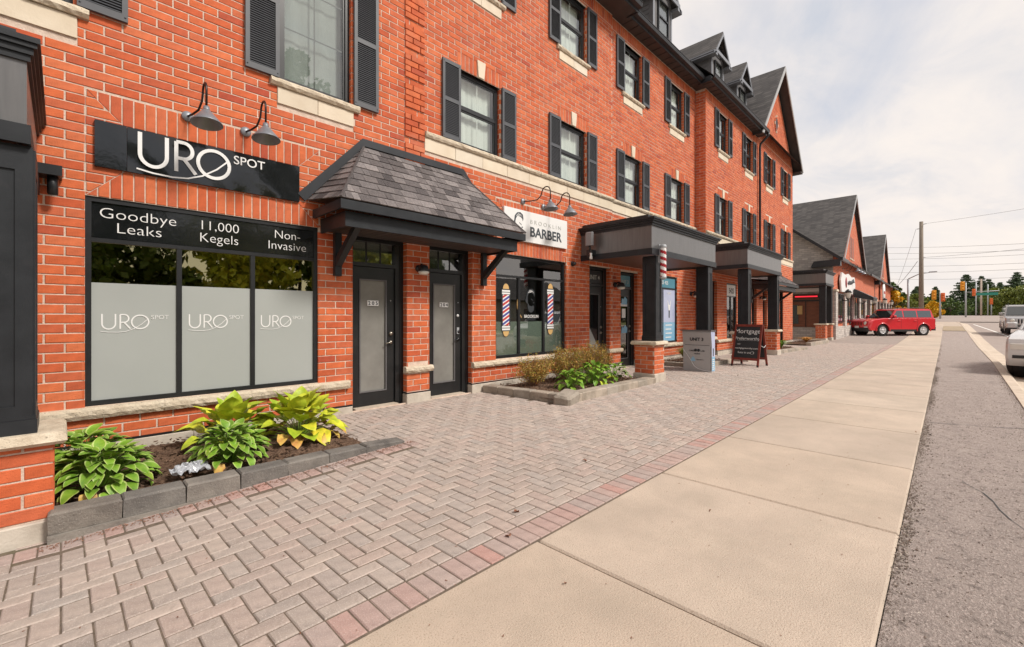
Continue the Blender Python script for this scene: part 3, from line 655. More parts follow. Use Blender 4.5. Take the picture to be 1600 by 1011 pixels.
# upper windows with shutters
sh_slat = {}
def make_shutter(F, a, b, z0, z1, single):
    o = MB(); o.M = F.M; w_ = .045; y0, y1 = -.045, -.008; zm = z0 + (z1 - z0) * .5
    for q in ((a, a+w_, z0, z1), (b-w_, b, z0, z1), (a+w_, b-w_, z0, z0+.07), (a+w_, b-w_, z1-.06, z1), (a+w_, b-w_, zm-.03, zm+.03)): o.box(q[0], q[1], y0, y1, q[2], q[3])
    o.box(a+w_, b-w_, -.012, -.006, z0+.01, z1-.01)
    for x in (a+.02, b-.02):
        for z in (z0+.04, z1-.04): o.lathe([(.008, -.050), (.008, -.044)], 8, 'Y', (x, 0, z))
    sh = o.build('shutter', M['shutter'], bld)
    sl = []
    for s, e in ((z0+.075, zm-.033), (zm+.033, z1-.065)):
        n = int((e - s) / .0265)
        for i in range(n): sl.append(s + (e-s)*(i+.5)/n)
    key = round(b - a, 2)
    def slat(mb, z): mb.add([(a+w_, -.040, z-.0125), (b-w_, -.040, z-.0125), (b-w_, -.026, z+.0095), (a+w_, -.026, z+.0095), (a+w_, -.041, z-.010), (b-w_, -.041, z-.010)], [(4, 5, 2, 3), (0, 1, 5, 4)])
    if single:
        if key not in sh_slat:
            m_ = MB(); x = b - a - 2*w_; m_.add([(0, -.040, -.0125), (x, -.040, -.0125), (x, -.026, .0095), (0, -.026, .0095), (0, -.041, -.010), (x, -.041, -.010), (0,-.034,-.0125), (x,-.034,-.0125), (x,-.020,.0095), (0,-.020,.0095)], [(4, 5, 2, 3), (0, 1, 5, 4), (6, 9, 8, 7), (0, 6, 7, 1)]); sh_slat[key] = m_.mesh('slat', M['shutter'])
        for z in sl: link('slat', sh_slat[key], sh, F.M @ Matrix.Translation((a + w_, 0, z)))
    else:
        m_ = MB(); m_.M = F.M
        for z in sl: slat(m_, z)
        m_.build('slats', M['shutter'], sh, kind='stuff')
def pane(F, a, b, z0, z1, y, parent, m='glass', name='pane'):
    mb = MB(); mb.M = F.M; mb.box(a, b, y, y + .006, z0, z1); return mb.build(name, M[m], parent)
def frame_rect(mb, a, b, z0, z1, y0, y1, w_, wb=None):
    wb = wb or w_; mb.box(a, a+w_, y0, y1, z0, z1); mb.box(b-w_, b, y0, y1, z0, z1); mb.box(a+w_, b-w_, y0, y1, z0, z0+wb); mb.box(a+w_, b-w_, y0, y1, z1-w_, z1)
def upper_window(a, b, z0, z1, k, single):
    F = fr[k]; wf = MB(); wf.M = F.M; frame_rect(wf, a, b, z0, z1, .065, .13, .055); wf.box(a-.0, b, .09, .16, z0-.01, z0+.002)
    big = z1 - z0 > 1.5; zm = (z0 + z1) / 2 + .02 if not big else z0 + 1.9
    if not big: wf.box(a+.055, b-.055, .072, .118, zm-.022, zm+.022)
    win = wf.build('window', M['frame'], bld)
    ss = MB(); ss.M = F.M; frame_rect(ss, a+.055, b-.055, z0+.055, (zm-.022 if not big else z1-.055), .085, .112, .028)
    if not big: frame_rect(ss, a+.055, b-.055, zm+.022, z1-.055, .078, .100, .028)
    ss.build('sash', M['steel'] if False else M['frame'], win)
    zt = zm - .022 if not big else z1 - .055
    pane(F, a+.083, b-.083, z0+.083, zt-.028, .096, win)
    if not big: pane(F, a+.083, b-.083, zm+.05, z1-.083, .088, win)
    mu = MB(); mu.M = F.M; x = (a+b)/2; mu.box(x-.008, x+.008, .104, .110, z0+.083, z1-.083)
    if big: mu.box(a+.083, b-.083, .1045, .1105, z0+.72, z0+.736); mu.box(a+.083, b-.083, .1045, .1105, z0+1.3, z0+1.316)
    mu.build('glazing_bar', M['curtain'] if not big else M['siding'], win)
    c = MB(); c.M = F.M; n = 24; vs = []; fs = []
    split = big
    for i in range(n + 1):
        x = a+.06 + (b-a-.12)*i/n; y = .20 + .005*math.sin(i*1.1) ; vs += [(x, y, z0+.03), (x, y, z1-.03)]
    for i in range(n): fs.append((2*i, 2*i+2, 2*i+3, 2*i+1))
    c.add(vs, fs); c.build('curtain', M['curtain' if not big else 'siding_pale'], win)
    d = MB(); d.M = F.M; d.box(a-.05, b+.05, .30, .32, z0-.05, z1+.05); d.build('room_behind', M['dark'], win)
for a, b, c, d, k in WIN:
    vis = (c < 6.5 or a > 3)
    near = (c < 6 and k == 'a' and b > 1)
    upper_window(a, b, c, d, k, near)
    h = d + .02
    for s in (0, 1):
        x0, x1 = (a - .38, a - .015) if s == 0 else (b + .025, b + .385)
        make_shutter(fr[k], x0, x1, c + .005, h if c < 6 else d + .01, near and not (a > 6 and s))

# shop windows
def shop_window(a, b, z0, z1, k, cols, head=None, y=.06, glassm='glass_shop', fw=.045, name='shop_window', back='dark', backd=.9):
    F = fr[k]; f = MB(); f.M = F.M; frame_rect(f, a, b, z0, z1, y-.03, y+.05, fw)
    ztop = head[0] if head else z1 - fw
    if head: f.box(a+fw, b-fw, y-.025, y+.04, head[0], head[0]+.04)
    for c in cols: f.box(c-fw*.5, c+fw*.5, y-.022, y+.04, z0+fw, ztop)
    w_ = f.build(name, M['frame'], bld); xs = [a+fw] + [v for c in cols for v in (c-fw*.5, c+fw*.5)] + [b-fw]
    for i in range(0, len(xs), 2): pane(F, xs[i], xs[i+1], z0+fw, ztop, y+.005, w_, glassm)
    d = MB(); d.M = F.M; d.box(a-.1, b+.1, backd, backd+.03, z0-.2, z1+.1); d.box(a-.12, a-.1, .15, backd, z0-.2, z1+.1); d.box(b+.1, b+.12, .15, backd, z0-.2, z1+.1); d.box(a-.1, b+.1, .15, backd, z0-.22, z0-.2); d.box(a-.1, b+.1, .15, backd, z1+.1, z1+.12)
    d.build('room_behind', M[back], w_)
    return w_, F, xs
w1, F1, xs = shop_window(.16, 2.33, .46, 2.46, 'a', [.885, 1.585], (2.03, ), glassm='glass_film', y=.05)
hp = MB(); hp.M = F1.M; hp.box(.205, 2.285, .035, .06, 2.075, 2.41); hp.build('header_panel', M['sign_black'], w1)
for i in range(0, 6, 2):
    fl = MB(); fl.M = F1.M; fl.box(xs[i]+.001, xs[i+1]-.001, .047, .0535, .506, 1.64); fl.build('frosted_film', M['frost'], w1)
def T(name, s, F, u, z, c, size, m, parent, **k):
    return text(name, s, m, parent, F.M @ Matrix.Translation((u, -c, z)) @ Matrix.Rotation(R(90), 4, 'X'), size, **k)
for s, u, z in (('Goodbye', .56, 2.27), ('Leaks', .56, 2.135), ('11,000', 1.25, 2.27), ('Kegels', 1.25, 2.135), ('Non-', 1.97, 2.27), ('Invasive', 1.97, 2.135)):
    T('lettering', s, F1, u, z, -.033, .145, M['white'], w1, sx=1.12 if 'ood' in s or 'eaks' in s else 1.0, bold=-.002)
def uro(F, u, z, c, s, m, parent, bold):
    # U, R and a wide O with a stroke that sweeps under the word and through the O
    kk_ = [0]
    def stroke(pts, w_):
        kk_[0] += 1; c_ = c + .0005*kk_[0]
        mb = MB(); mb.M = F.M; n = len(pts); L_ = []; 
        for i, p in enumerate(pts):
            a = Vector(pts[max(0, i-1)]); b = Vector(pts[min(n-1, i+1)]); t = (b - a).normalized(); nn = Vector((-t.y, t.x)) * w_ / 2
            L_ += [(u + (p[0]+nn.x)*s, -c_, z + (p[1]+nn.y)*s), (u + (p[0]-nn.x)*s, -c_, z + (p[1]-nn.y)*s)]
        mb.add(L_, [(2*i, 2*i+1, 2*i+3, 2*i+2) for i in range(n-1)]); mb.build('lettering', m, parent)
    b = bold
    arc = lambda cx, cy, rx, ry, a0, a1, n=20: [(cx + rx*math.cos(R(a0+(a1-a0)*i/n)), cy + ry*math.sin(R(a0+(a1-a0)*i/n))) for i in range(n+1)]
    stroke([(0, 1), (0, .38)] + arc(.33, .36, .33, .36, 180, 360)[1:] + [(.66, 1)], b)
    stroke([(.90, 0), (.90, .96)], b); stroke([(.90, .96), (1.1, .96)] + arc(1.1, .70, .23, .26, 90, -90, 14) + [(.90, .44)], b); stroke([(1.1, .44), (1.42, .0)], b)
    stroke(arc(1.93, .46, .45, .46, 0, 360, 36), b)
    stroke([(-.08, -.14), (.3, -.20), (.8, -.22), (1.2, -.17), (1.6, -.0), (2.0, .30), (2.30, .62)], b*.45)
    T('lettering', 'SPOT', F, u + 2.50*s, z + .64*s, c, .42*s, m, parent, align='LEFT', bold=.002*s if bold > .1 else -.004*s)
for i, u in enumerate((.28, .975, 1.68)): uro(F1, u, 1.19, -.045, .148 if i < 2 else .140, M['white'], w1, .085)

# barber's window
w2, F2, xs2 = shop_window(5.50, 7.57, .55, 2.47, 'a', [6.17, 6.90], (2.05,), y=.08, fw=.05)
pane(F2, 5.55, 7.52, 2.09, 2.42, .085, w2, 'glass_shop')
for i in range(0, 6, 2):
    fl = MB(); fl.M = F2.M; fl.box(xs2[i]+.002, xs2[i+1]-.002, .093, .096, .60, 1.22 if i < 4 else 1.2); fl.build('frosted_film', M['frost'], w2)
def barber_decal(u, z0, z1, w_, parent, F, c):
    h = z1 - z0; q = lambda x, z: (u + x*w_/2, -c, z0 + z*h)
    def poly(name, pts, m, dc=0): mb = MB(); mb.M = F.M; mb.add([(p[0], p[1]-dc, p[2]) for p in pts], [tuple(range(len(pts)))]); mb.build(name, M[m], parent)
    poly('decal_outline', [q(-.9, .1), q(-.55, .015), q(0, -.012), q(.55, .015), q(.9, .1), q(1.1, .12), q(1.1, .88), q(.9, .9), q(.55, .985), q(0, 1.012), q(-.55, .985), q(-.9, .9), q(-1.1, .88), q(-1.1, .12)], 'ink')
    poly('decal_cap', [q(-.75, .1)] + [q(-.75*math.cos(t), .1 - .10*math.sin(t)) for t in np.linspace(.2, 2.94, 9)] + [q(.75, .1)], 'gold', .001)
    poly('decal_cap', [q(.75, .9)] + [q(.75*math.cos(t), .9 + .10*math.sin(t)) for t in np.linspace(.2, 2.94, 9)] + [q(-.75, .9)], 'gold', .001)
    for a, b in ((.12, .2), (.8, .88)): poly('decal_collar', [q(-1, a), q(1, a), q(1, b), q(-1, b)], 'offwhite', .001)
    for a, b in ((.155, .168), (.832, .845)): poly('decal_line', [q(-1, a), q(1, a), q(1, b), q(-1, b)], 'ink', .0015)
    poly('decal_column', [q(-.8, .21), q(.8, .21), q(.8, .79), q(-.8, .79)], 'white', .001)
    for i in range(-1, 5):
        a = .21 + i*.145
        for j, m in ((0, 'blue'), (.075, 'red')):
            pl = [(-.8, a+j), (.8, a+j+.09), (.8, a+j+.09+.045), (-.8, a+j+.045)]
            pl = clip(clip(pl, 0, 1, -.21), 0, -1, .79)
            if len(pl) > 2: poly('decal_stripe', [q(*p) for p in pl], m, .002)
for u in (5.83, 7.13): barber_decal(u, .94, 2.0 if u > 7 else 1.93, .21, w2, F2, -.078)
def head_logo(F, u, z, s, c, m, parent):      # bearded man's head in profile with swept hair
    def poly(name, pts, mm, dc=0): mb = MB(); mb.M = F.M; mb.add([(u + x*s, -c-dc, z + y*s) for x, y in pts], [tuple(range(len(pts)))]); mb.build(name, mm, parent)
    poly('logo_hair', [(-.42, .28), (-.36, .62), (-.12, .86), (.2, .92), (.46, .78), (.52, .5), (.44, .30), (.40, .48), (.2, .60), (-.1, .62), (-.24, .42), (-.30, .2)], m)
    for k in range(3): poly('logo_hair_line', [(-.22+.12*k, .60+.02*k), (-.02+.12*k, .80-.03*k), (.30+.05*k, .74-.07*k), (.30+.05*k, .72-.07*k), (0+.12*k, .77-.03*k), (-.2+.12*k, .575+.02*k)], M['offwhite'], .001)
    poly('logo_side', [(-.42, .28), (-.30, .2), (-.24, .0), (-.30, -.2), (-.46, -.1), (-.52, .1)], m)
    poly('logo_brow', [(.08, .20), (.30, .10), (.34, .0), (.28, .04), (.08, .15)], m)
    poly('logo_moustache', [(.30, -.10), (.46, -.06), (.48, -.12), (.34, -.17)], m)
    poly('logo_beard', [(-.26, -.1), (-.1, -.32), (.15, -.38), (.36, -.30), (.42, -.42), (.38, -.7), (.1, -.86), (-.15, -.74), (-.28, -.45)], m)
head_logo(F2, 6.50, 1.62, .27, -.076, M['ink'], w2)
cr = MB(); cr.M = F2.M; cr.tube([(6.47 + .33*math.cos(R(a)), .082, 1.55 + .33*math.sin(R(a))) for a in range(150, 236, 8)], .012, 5); cr.build('logo_arc', M['gold'], w2)
T('lettering', 'BROOKLIN', F2, 6.535, 1.29, -.076, .085, M['offwhite'], w2); T('lettering', 'BARBER', F2, 6.535, 1.235, -.076, .075, M['ink'], w2)

# teal poster window, windows further along
w3, F3, xs3 = shop_window(11.35, 13.11, .55, 2.50, 'b', [12.26], (2.12,), y=.06)
p = MB(); p.M = F3.M; p.box(11.40, 13.06, .045, .058, 2.165, 2.455); p.build('poster', M['poster_teal'], w3)
T('lettering', '905 425', F3, 12.35, 2.26, -.043, .15, M['white'], w3)
for a, b in ((11.40, 12.235), (12.285, 13.06)):
    p = MB(); p.M = F3.M; p.box(a, b, .050, .06, 1.15, 2.12); p.build('poster', M['poster_pale'], w3)
    p = MB(); p.M = F3.M; p.box(a, b, .050, .06, .60, 1.148); p.build('poster', M['poster_blue'], w3)
    for k in range(4): q = MB(); q.M = F3.M; q.box(a+.15, b-.2-.05*(k % 2), .047, .0495, 1.05-k*.12, 1.08-k*.12); q.build('print_line', M['white'], w3)
    u = (a+b)/2      # little figure with raised arms
    q = MB(); q.M = F3.M; q.prism([(u-.03, .046, 1.28), (u+.03, .046, 1.28), (u+.035, .046, 1.5), (u-.035, .046, 1.5)], (0, .002, 0)); q.build('printed_figure', M['ink_grey'], w3)
    q = MB(); q.M = F3.M; q.prism([(u-.04, .046, 1.5), (u+.04, .046, 1.5), (u+.12, .046, 1.8), (u+.10, .046, 1.8), (u+.03, .046, 1.66), (u-.03, .046, 1.66), (u-.10, .046, 1.8), (u-.12, .046, 1.8)], (0, .002, 0)); q.build('printed_figure', M['white'], w3)
    T('lettering', 'CARE', F3, u, 1.98, -.047, .10, M['white'], w3)
w4, F4, _ = shop_window(16.42, 17.45, .55, 2.5, 'c', [16.95], (2.02,), y=.06)
p = MB(); p.M = F4.M; p.box(16.46, 17.41, .03, .05, 2.06, 2.46); p.build('number_panel', M['offwhite'], w4); T('lettering', '5425', F4, 16.98, 2.16, -.028, .26, M['ink'], w4, bold=.004)
shop_window(23.3, 23.95, .1, 2.5, 'c', [], (2.1,), y=.06)

# doors
def door(a, b, z1, k, number=None, frost=True, transom=True, note=None, lever='brass'):
    F = fr[k]; y = .16; fo = MB(); fo.M = F.M; fw = .055; frame_rect(fo, a, b, -.0, z1, y-.06, y+.06, fw, .001); fo.box(b-.13, b-fw, y-.05, y+.05, 0.0, z1-.056); dr = b - .13
    fo.box(a+fw, dr, y-.055, y+.055, 2.03, 2.085)
    df = fo.build('door_frame', M['door_paint'], bld)
    th = MB(); th.M = F.M; th.box(a+fw, dr, y-.14, y+.08, -.02, .028); th.build('threshold', M['curb'], df)
    ld = MB(); ld.M = F.M; a0, b0 = a+fw+.004, dr-.004; st = .10; sb = .19
    ld.box(a0, a0+st, y-.022, y+.022, .035, 2.025); ld.box(b0-st-.03, b0, y-.022, y+.022, .035, 2.025); ld.box(a0+st, b0-st-.03, y-.022, y+.022, .035, .035+sb); ld.box(a0+st, b0-st-.03, y-.022, y+.022, 1.85, 2.025)
    leaf = ld.build('door', M['door_paint'], bld)
    ga, gb = a0+st, b0-st-.03
    be = MB(); be.M = F.M; frame_rect(be, ga, gb, .035+sb, 1.85, y-.034, y-.0225, .018); be.build('glass_bead', M['siding'], leaf)
    g = MB(); g.M = F.M; g.box(ga, gb, y-.008, y, .035+sb, 1.85); g.build('door_glass', M['door_frost'] if frost else M['glass_shop'], leaf)
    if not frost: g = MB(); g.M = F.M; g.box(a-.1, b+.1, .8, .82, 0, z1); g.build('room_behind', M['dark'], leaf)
    if transom:
        g = MB(); g.M = F.M; g.box(a+fw, dr, y, y+.006, 2.085, z1-fw); g.build('transom_pane', M['glass_shop'], df)
        g = MB(); g.M = F.M; g.box(a+fw, dr, y+.16, y+.17, 2.0, z1); g.build('transom_blind', M['blind'], df)
        g = MB(); g.M = F.M
        for t in (1/3, 2/3): x = a+fw + (dr-a-fw)*t; g.box(x-.006, x+.006, y-.014, y+.010, 2.085, z1-fw)
        g.build('transom_bar', M['frame'], df)
    h = MB(); h.M = F.M; hx = b0 - .06
    h.lathe([(.028, y-.05), (.030, y-.022)], 14, 'Y', (hx, 0, 1.06)); h.lathe([(.026, y-.045), (.028, y-.022)], 14, 'Y', (hx, 0, .93)); h.tube([(hx, y-.04, .93), (hx, y-.065, .93), (hx-.04, y-.068, .928), (hx-.10, y-.066, .918)], .0085, 8)
    h.build('door_handle', M['brass' if lever == 'brass' else 'frame'], leaf)
    h = MB(); h.M = F.M; h.lathe([(.010, y-.028), (.010, y-.022)], 10, 'Y', (hx, 0, 1.55)); h.build('spyhole', M['steel'], leaf)
    if number:
        n = len(number); u = (ga+gb)/2 + .0; 
        for i, ch in enumerate(number):
            q = MB(); q.M = F.M; x = u + (i - (n-1)/2) * .058; q.box(x-.027, x+.027, y-.024, y-.010, 1.47, 1.545); q.build('number_tile', M['offwhite'], leaf)
            T('lettering', ch, F, x, 1.482, -(y-.025), .075, M['ink'], leaf, bold=.002)
    return leaf, df, F, ga, gb, y
door(2.80, 3.65, 2.44, 'a', '205')
L2 = door(4.06, 4.93, 2.44, 'a', '204', lever='frame')
q = MB(); q.M = FA.M; q.box(4.70, 4.745, .115, .14, 1.02, 1.13); q.build('keypad', M['steel'], L2[0]); q = MB(); q.M = FA.M; q.lathe([(.024, .13), (.024, .139)], 14, 'Y', (4.73, 0, 1.33)); q.build('door_sticker', M['white'], L2[0])
L3 = door(8.43, 9.28, 2.47, 'a', None, frost=False, transom=False)
q = MB(); q.M = FA.M; q.box(8.52, 9.13, .13, .15, 2.10, 2.40); q.build('transom_panel', M['frame'], L3[1]); T('lettering', 'UNIT 4', FA, 8.80, 2.19, -.128, .15, M['pale_ink'], L3[1])
q = MB(); q.M = FA.M; q.prism([(8.60, .146, .23), (8.98, .146, .23), (8.98, .146, .62), (8.60, .146, 1.10)], (0, .004, 0)); q.build('frosted_film', M['frost'], L3[0])
L4 = door(9.85, 10.69, 2.45, 'b', None, frost=False, transom=False)
q = MB(); q.M = FB.M; q.box(9.94, 10.54, .13, .15, 2.10, 2.38); q.build('transom_panel', M['poster_teal'], L4[1]); T('lettering', 'UNIT 3', FB, 10.24, 2.17, -.128, .14, M['pale_ink'], L4[1])
for z0, z1, x0, x1, mm in ((1.28, 1.52, 10.15, 10.33, 'white'), (1.58, 1.66, 10.06, 10.46, 'offwhite')): q = MB(); q.M = FB.M; q.box(x0, x1, .145, .149, z0, z1); q.build('door_notice', M[mm], L4[0])
for zc in (1.72, .98): q = MB(); q.M = FB.M; q.prism([(10.12, .143, zc-.09), (10.40, .143, zc-.09), (10.42, .143, zc+.04), (10.30, .143, zc+.12), (10.22, .143, zc+.04), (10.16, .143, zc+.08)], (0, .004, 0)); q.build('door_logo', M['poster_blue'], L4[0])
for a, b, z1, k in [(14.62, 15.50, 2.5, 'c'), (19.2, 19.85, 2.5, 'c'), (20.7, 21.3, 2.5, 'c'), (22.1, 22.9, 2.5, 'c')]: door(a, b, z1, k, frost=False)

# eaves, gutters, roof, dormers
def eave(x0, x1, yw, ye, ret=None):
    s = MB(); s.box(x0, x1, ye+.02, yw+.3, 8.66, 8.70)
    n = int((x1-x0)/.3)
    sf = s.build('soffit', M['soffit'], bld)
    for i in range(n): x = x0 + (x1-x0)*(i+.5)/n; MB().box(x-.008, x+.008, ye+.03, yw, 8.645, 8.662).build('soffit_rib', M['soffit'], sf) if i < 40 and (x1-x0) < 8 else None
    MB().box(x0, x1, ye, ye+.02, 8.63, 8.80).build('fascia', M['metal_dark'], bld)
    g = MB(); pr = [(ye-.004, 8.70), (ye-.10, 8.72), (ye-.12, 8.78), (ye-.11, 8.81), (ye-.125, 8.815), (ye-.125, 8.825), (ye-.10, 8.825), (ye-.09, 8.735), (ye-.004, 8.715)]
    g.prism([(x0, y, z) for y, z in pr], (x1-x0, 0, 0)); g.build('gutter', M['metal_dark'], bld)
eave(-7.0, 9.75, YA, 5.30); eave(9.75, 14.12, YB, 5.50); eave(14.12, 20.05, YC, 5.20)
q = MB(); q.box(14.10, 14.13, 5.2, 5.6, 8.63, 8.8); q.box(9.72, 9.75, 5.3, 5.6, 8.63, 8.8); q.build('eave_return', M['metal_dark'], bld)
rf = MB()
for x0, x1, ye in ((-7.3, 9.80, 5.26), (9.80, 14.08, 5.46), (14.08, 25.9, 5.16)):
    rf.add([(x0, ye, 8.81), (x1, ye, 8.81), (x1, 9.5, 8.81 + (9.5-ye)*1.0), (x0, 9.5, 8.81 + (9.5-ye)*1.0), (x1, 15.5, 8.0), (x0, 15.5, 8.0)], [(0, 1, 2, 3), (3, 2, 4, 5)])
rf.build('roof', M['shingle_far'], bld)
bk = MB(); bk.box(-7, XE, 6.9, 14.4, -.3, 8.65); bk.build('rear_wall', M['wall_plain'], bld)
def dormer(cx, zap=11.85):
    yf = 6.12; hw = .62; zb = 9.4; ze = 10.88
    d = MB(); d.box(cx-hw, cx+hw, yf, yf+3.2, zb-.5, ze); d.prism([(cx-hw, yf, ze), (cx+hw, yf, ze), (cx, yf, zap-.12)], (0, 3.4, 0))
    dd = d.build('dormer', M['siding'], bld)
    for k in range(11): z = zb + k*.135; sd = MB(); sd.add([(cx-hw-.004, yf+.12, z), (cx-hw-.004, yf+2.6, z), (cx-hw-.012, yf+2.6, z-.12), (cx-hw-.012, yf+.12, z-.12)], [(0, 1, 2, 3)]); sd.quad((cx-hw-.012, yf+.12, z-.12), (cx-hw-.012, yf+2.6, z-.12), (cx-hw, yf+2.6, z-.125), (cx-hw, yf+.12, z-.125)); sd.build('siding_board', M['siding'], dd)
    r = MB()
    for s in (-1, 1):
        a = (cx + s*(hw+.26), yf-.20, ze-.12); b = (cx, yf-.20, zap)
        r.prism([a, b, (b[0], b[1], b[2]+.05), (a[0]+s*.02, a[1], a[2]+.05)] if s < 0 else [a, (a[0]+s*.02, a[1], a[2]+.05), (b[0], b[1], b[2]+.05), b], (0, 3.2, 0))
    r.build('dormer_roof', M['shingle_far'], dd)
    t = MB()
    for s in (-1, 1):
        t.prism([(cx+s*(hw+.25), yf-.22, ze-.12), (cx, yf-.22, zap-.0), (cx, yf-.22, zap-.14), (cx+s*(hw+.13), yf-.22, ze-.12)], (0, .03, 0))
        t.prism([(cx+s*(hw+.27), yf-.22, ze-.13), (cx+s*(hw+.27), yf-.22, ze-.02), (cx+s*(hw-.02), yf-.22, ze-.02), (cx+s*(hw-.02), yf-.22, ze-.13)], (0, 3.0, 0))
    t.box(cx-hw-.12, cx+hw+.12, yf-.225, yf-.19, ze-.02, ze+.10); t.box(cx-hw, cx-hw+.09, yf-.015, yf, zb, ze-.1); t.box(cx+hw-.09, cx+hw, yf-.015, yf, zb, ze-.1)
    t.build('dormer_trim', M['siding'] if False else M['galv'], dd)
    l = MB()
    for k in range(6): zz_ = ze+.16+k*.11; ww = max(.03, (zap-.2-zz_)/(zap-ze)*hw*.95); l.box(cx-ww, cx+ww, yf-.06-.0, yf-.03, zz_, zz_+.05)
    l.build('gable_louvre', M['frame'], dd)
    wn = MB(); frame_rect(wn, cx-.34, cx+.34, 9.75, ze-.1, yf-.05, yf, .05); wn.box(cx-.29, cx+.29, yf-.045, yf-.005, 10.25, 10.29); ww = wn.build('dormer_window', M['frame'], dd)
    pane(Frame((0, yf, 0), (0, -1, 0)), cx-.29, cx+.29, 9.8, ze-.15, -.02, dd, 'glass'); 
for cx in (10.0, 12.72, 17.22, 19.95): dormer(cx)
# cross gable roof
ya, yb = 5.16, 12.0
g = MB(); TIPZ = 8.58; hw = GH + .42; slp = (GZ + .42 - TIPZ) / hw
for s in (-1, 1):
    a = (GX + s*hw, ya, TIPZ); b = (GX, ya, GZ+.42); q = [a, b, (b[0], ya, b[2]+.06), (a[0], ya, a[2]+.06)]
    g.prism(q if s < 0 else q[::-1], (0, yb-ya, 0))
g.build('gable_roof', M['shingle_far'], bld)
g = MB()
for s in (-1, 1):
    q = [(GX+s*(hw+.02), ya-.03, TIPZ-.02), (GX, ya-.03, GZ+.47), (GX, ya-.03, GZ+.25), (GX+s*(hw-.15), ya-.03, TIPZ-.02)]
    g.prism(q, (0, .035, 0))
g.build('verge_board', M['verge'], bld)
g = MB()
for s in (-1, 1): 
    q = [(GX+s*hw, ya+.01, TIPZ-.03), (GX, ya+.01, GZ+.385), (GX, ya+.01, GZ+.36), (GX+s*hw, ya+.01, TIPZ-.06)]
    g.prism(q, (0, YC-ya-.02, 0))
g.box(GX+GH+.02, GX+hw, ya+.01, YC+2, TIPZ-.10, TIPZ-.03)
g.build('gable_soffit', M['soffit'], bld)
dp = MB(); dp.tube([(20.0, 5.12, 8.72), (20.0, 5.14, 8.62), (20.0, 5.42, 8.36), (20.0, 5.44, 8.2), (20.0, 5.44, 2.6)], .045, 8); dp.build('downpipe', M['metal_dark'], bld)
# ------------------------------------------------------------ porches
def pier(root, x0, x1, y0, y1, zb, zcap, face_top=True, n_parts=60):
    """brick pier with stone base and cap; its bricks are sub-parts"""
    core = MB(); core.box(x0+.006, x1-.006, y0+.006, y1-.006, zb, zcap-.08); p = core.build('pier', M['mortar'], root)
    lst = []; zc0 = zb + .17
    for F, a, b in ((Frame((x0, y0, 0), (0, -1, 0)), 0, x1-x0), (Frame((x0, y1, 0), (-1, 0, 0)), 0, y1-y0), (Frame((x1, y0, 0), (1, 0, 0)), 0, y1-y0)):
        lay(F, a, b, zc0, zcap-.085, [], 0, phase=0 if F.n.y else BL/2, zorg=zc0, sink=lst)
    vis = [t for t in lst if t[0].n.dot(Vector((0, 0, CAMZ)) - t[0].p(*t[1][0])) > 0]; hid = [t for t in lst if t not in vis]
    emit_bricks(vis, p, top=n_parts if x0 < 12 else 0, jname='pier_brickwork'); 
    if hid: emit_bricks(hid, p, top=0, jname='pier_brickwork')
    MB().cbox(x0-.025, x1+.025, y0-.025, y1+.025, zb-.1, zb+.165, .008).build('pier_base', M['base_stone'], root)
    F = Frame((0, 0, 0), (0, -1, 0)); cap = MB(); o = .06; j = lambda: RS.uniform(-.006, .006)
    r = lambda e, z: [(x0-e+j(), y0-e+j(), z), ((x0+x1)/2+j(), y0-e+j(), z), (x1+e+j(), y0-e+j(), z), (x1+e+j(), (y0+y1)/2+j(), z), (x1+e+j(), y1+e+j(), z), ((x0+x1)/2, y1+e, z), (x0-e+j(), y1+e+j(), z), (x0-e+j(), (y0+y1)/2+j(), z)]
    vs = r(o-.015, zcap-.082) + r(o+.006, zcap-.06) + r(o, zcap-.025) + r(o-.018, zcap)
    cap.add(vs, [tuple(range(8))[::-1], tuple(range(24, 32))] + [(l*8+i, l*8+(i+1) % 8, (l+1)*8+(i+1) % 8, (l+1)*8+i) for l in range(3) for i in range(8)])
    cap.build('pier_cap', M['rough_stone'], root)
def column(root, x0, x1, y0, y1, z0, z1):
    c = MB(); c.box(x0, x1, y0, y1, z0, z1)
    t = .012; s = (x1-x0)*.22
    for yy, sg in ((y0, -1), (y1, 1)):
        a, b = (yy-t, yy) if sg < 0 else (yy, yy+t)
        c.box(x0, x0+s, a, b, z0+.1, z1-.02); c.box(x1-s, x1, a, b, z0+.1, z1-.02); c.box(x0+s, x1-s, a, b, z1-.16, z1-.02); c.box(x0+s, x1-s, a, b, z0+.1, z0+.18)
    for xx, sg in ((x0, -1), (x1, 1)):
        a, b = (xx-t, xx) if sg < 0 else (xx, xx+t); s2 = (y1-y0)*.22
        c.box(a, b, y0, y0+s2, z0+.1, z1-.02); c.box(a, b, y1-s2, y1, z0+.1, z1-.02); c.box(a, b, y0+s2, y1-s2, z1-.16, z1-.02); c.box(a, b, y0+s2, y1-s2, z0+.1, z0+.18)
    c.box(x0-.02, x1+.02, y0-.02, y1+.02, z0, z0+.09); c.box(x0-.014, x1+.014, y0-.014, y1+.014, z0+.091, z0+.115)
    return c.build('column', M['black_paint'], root)
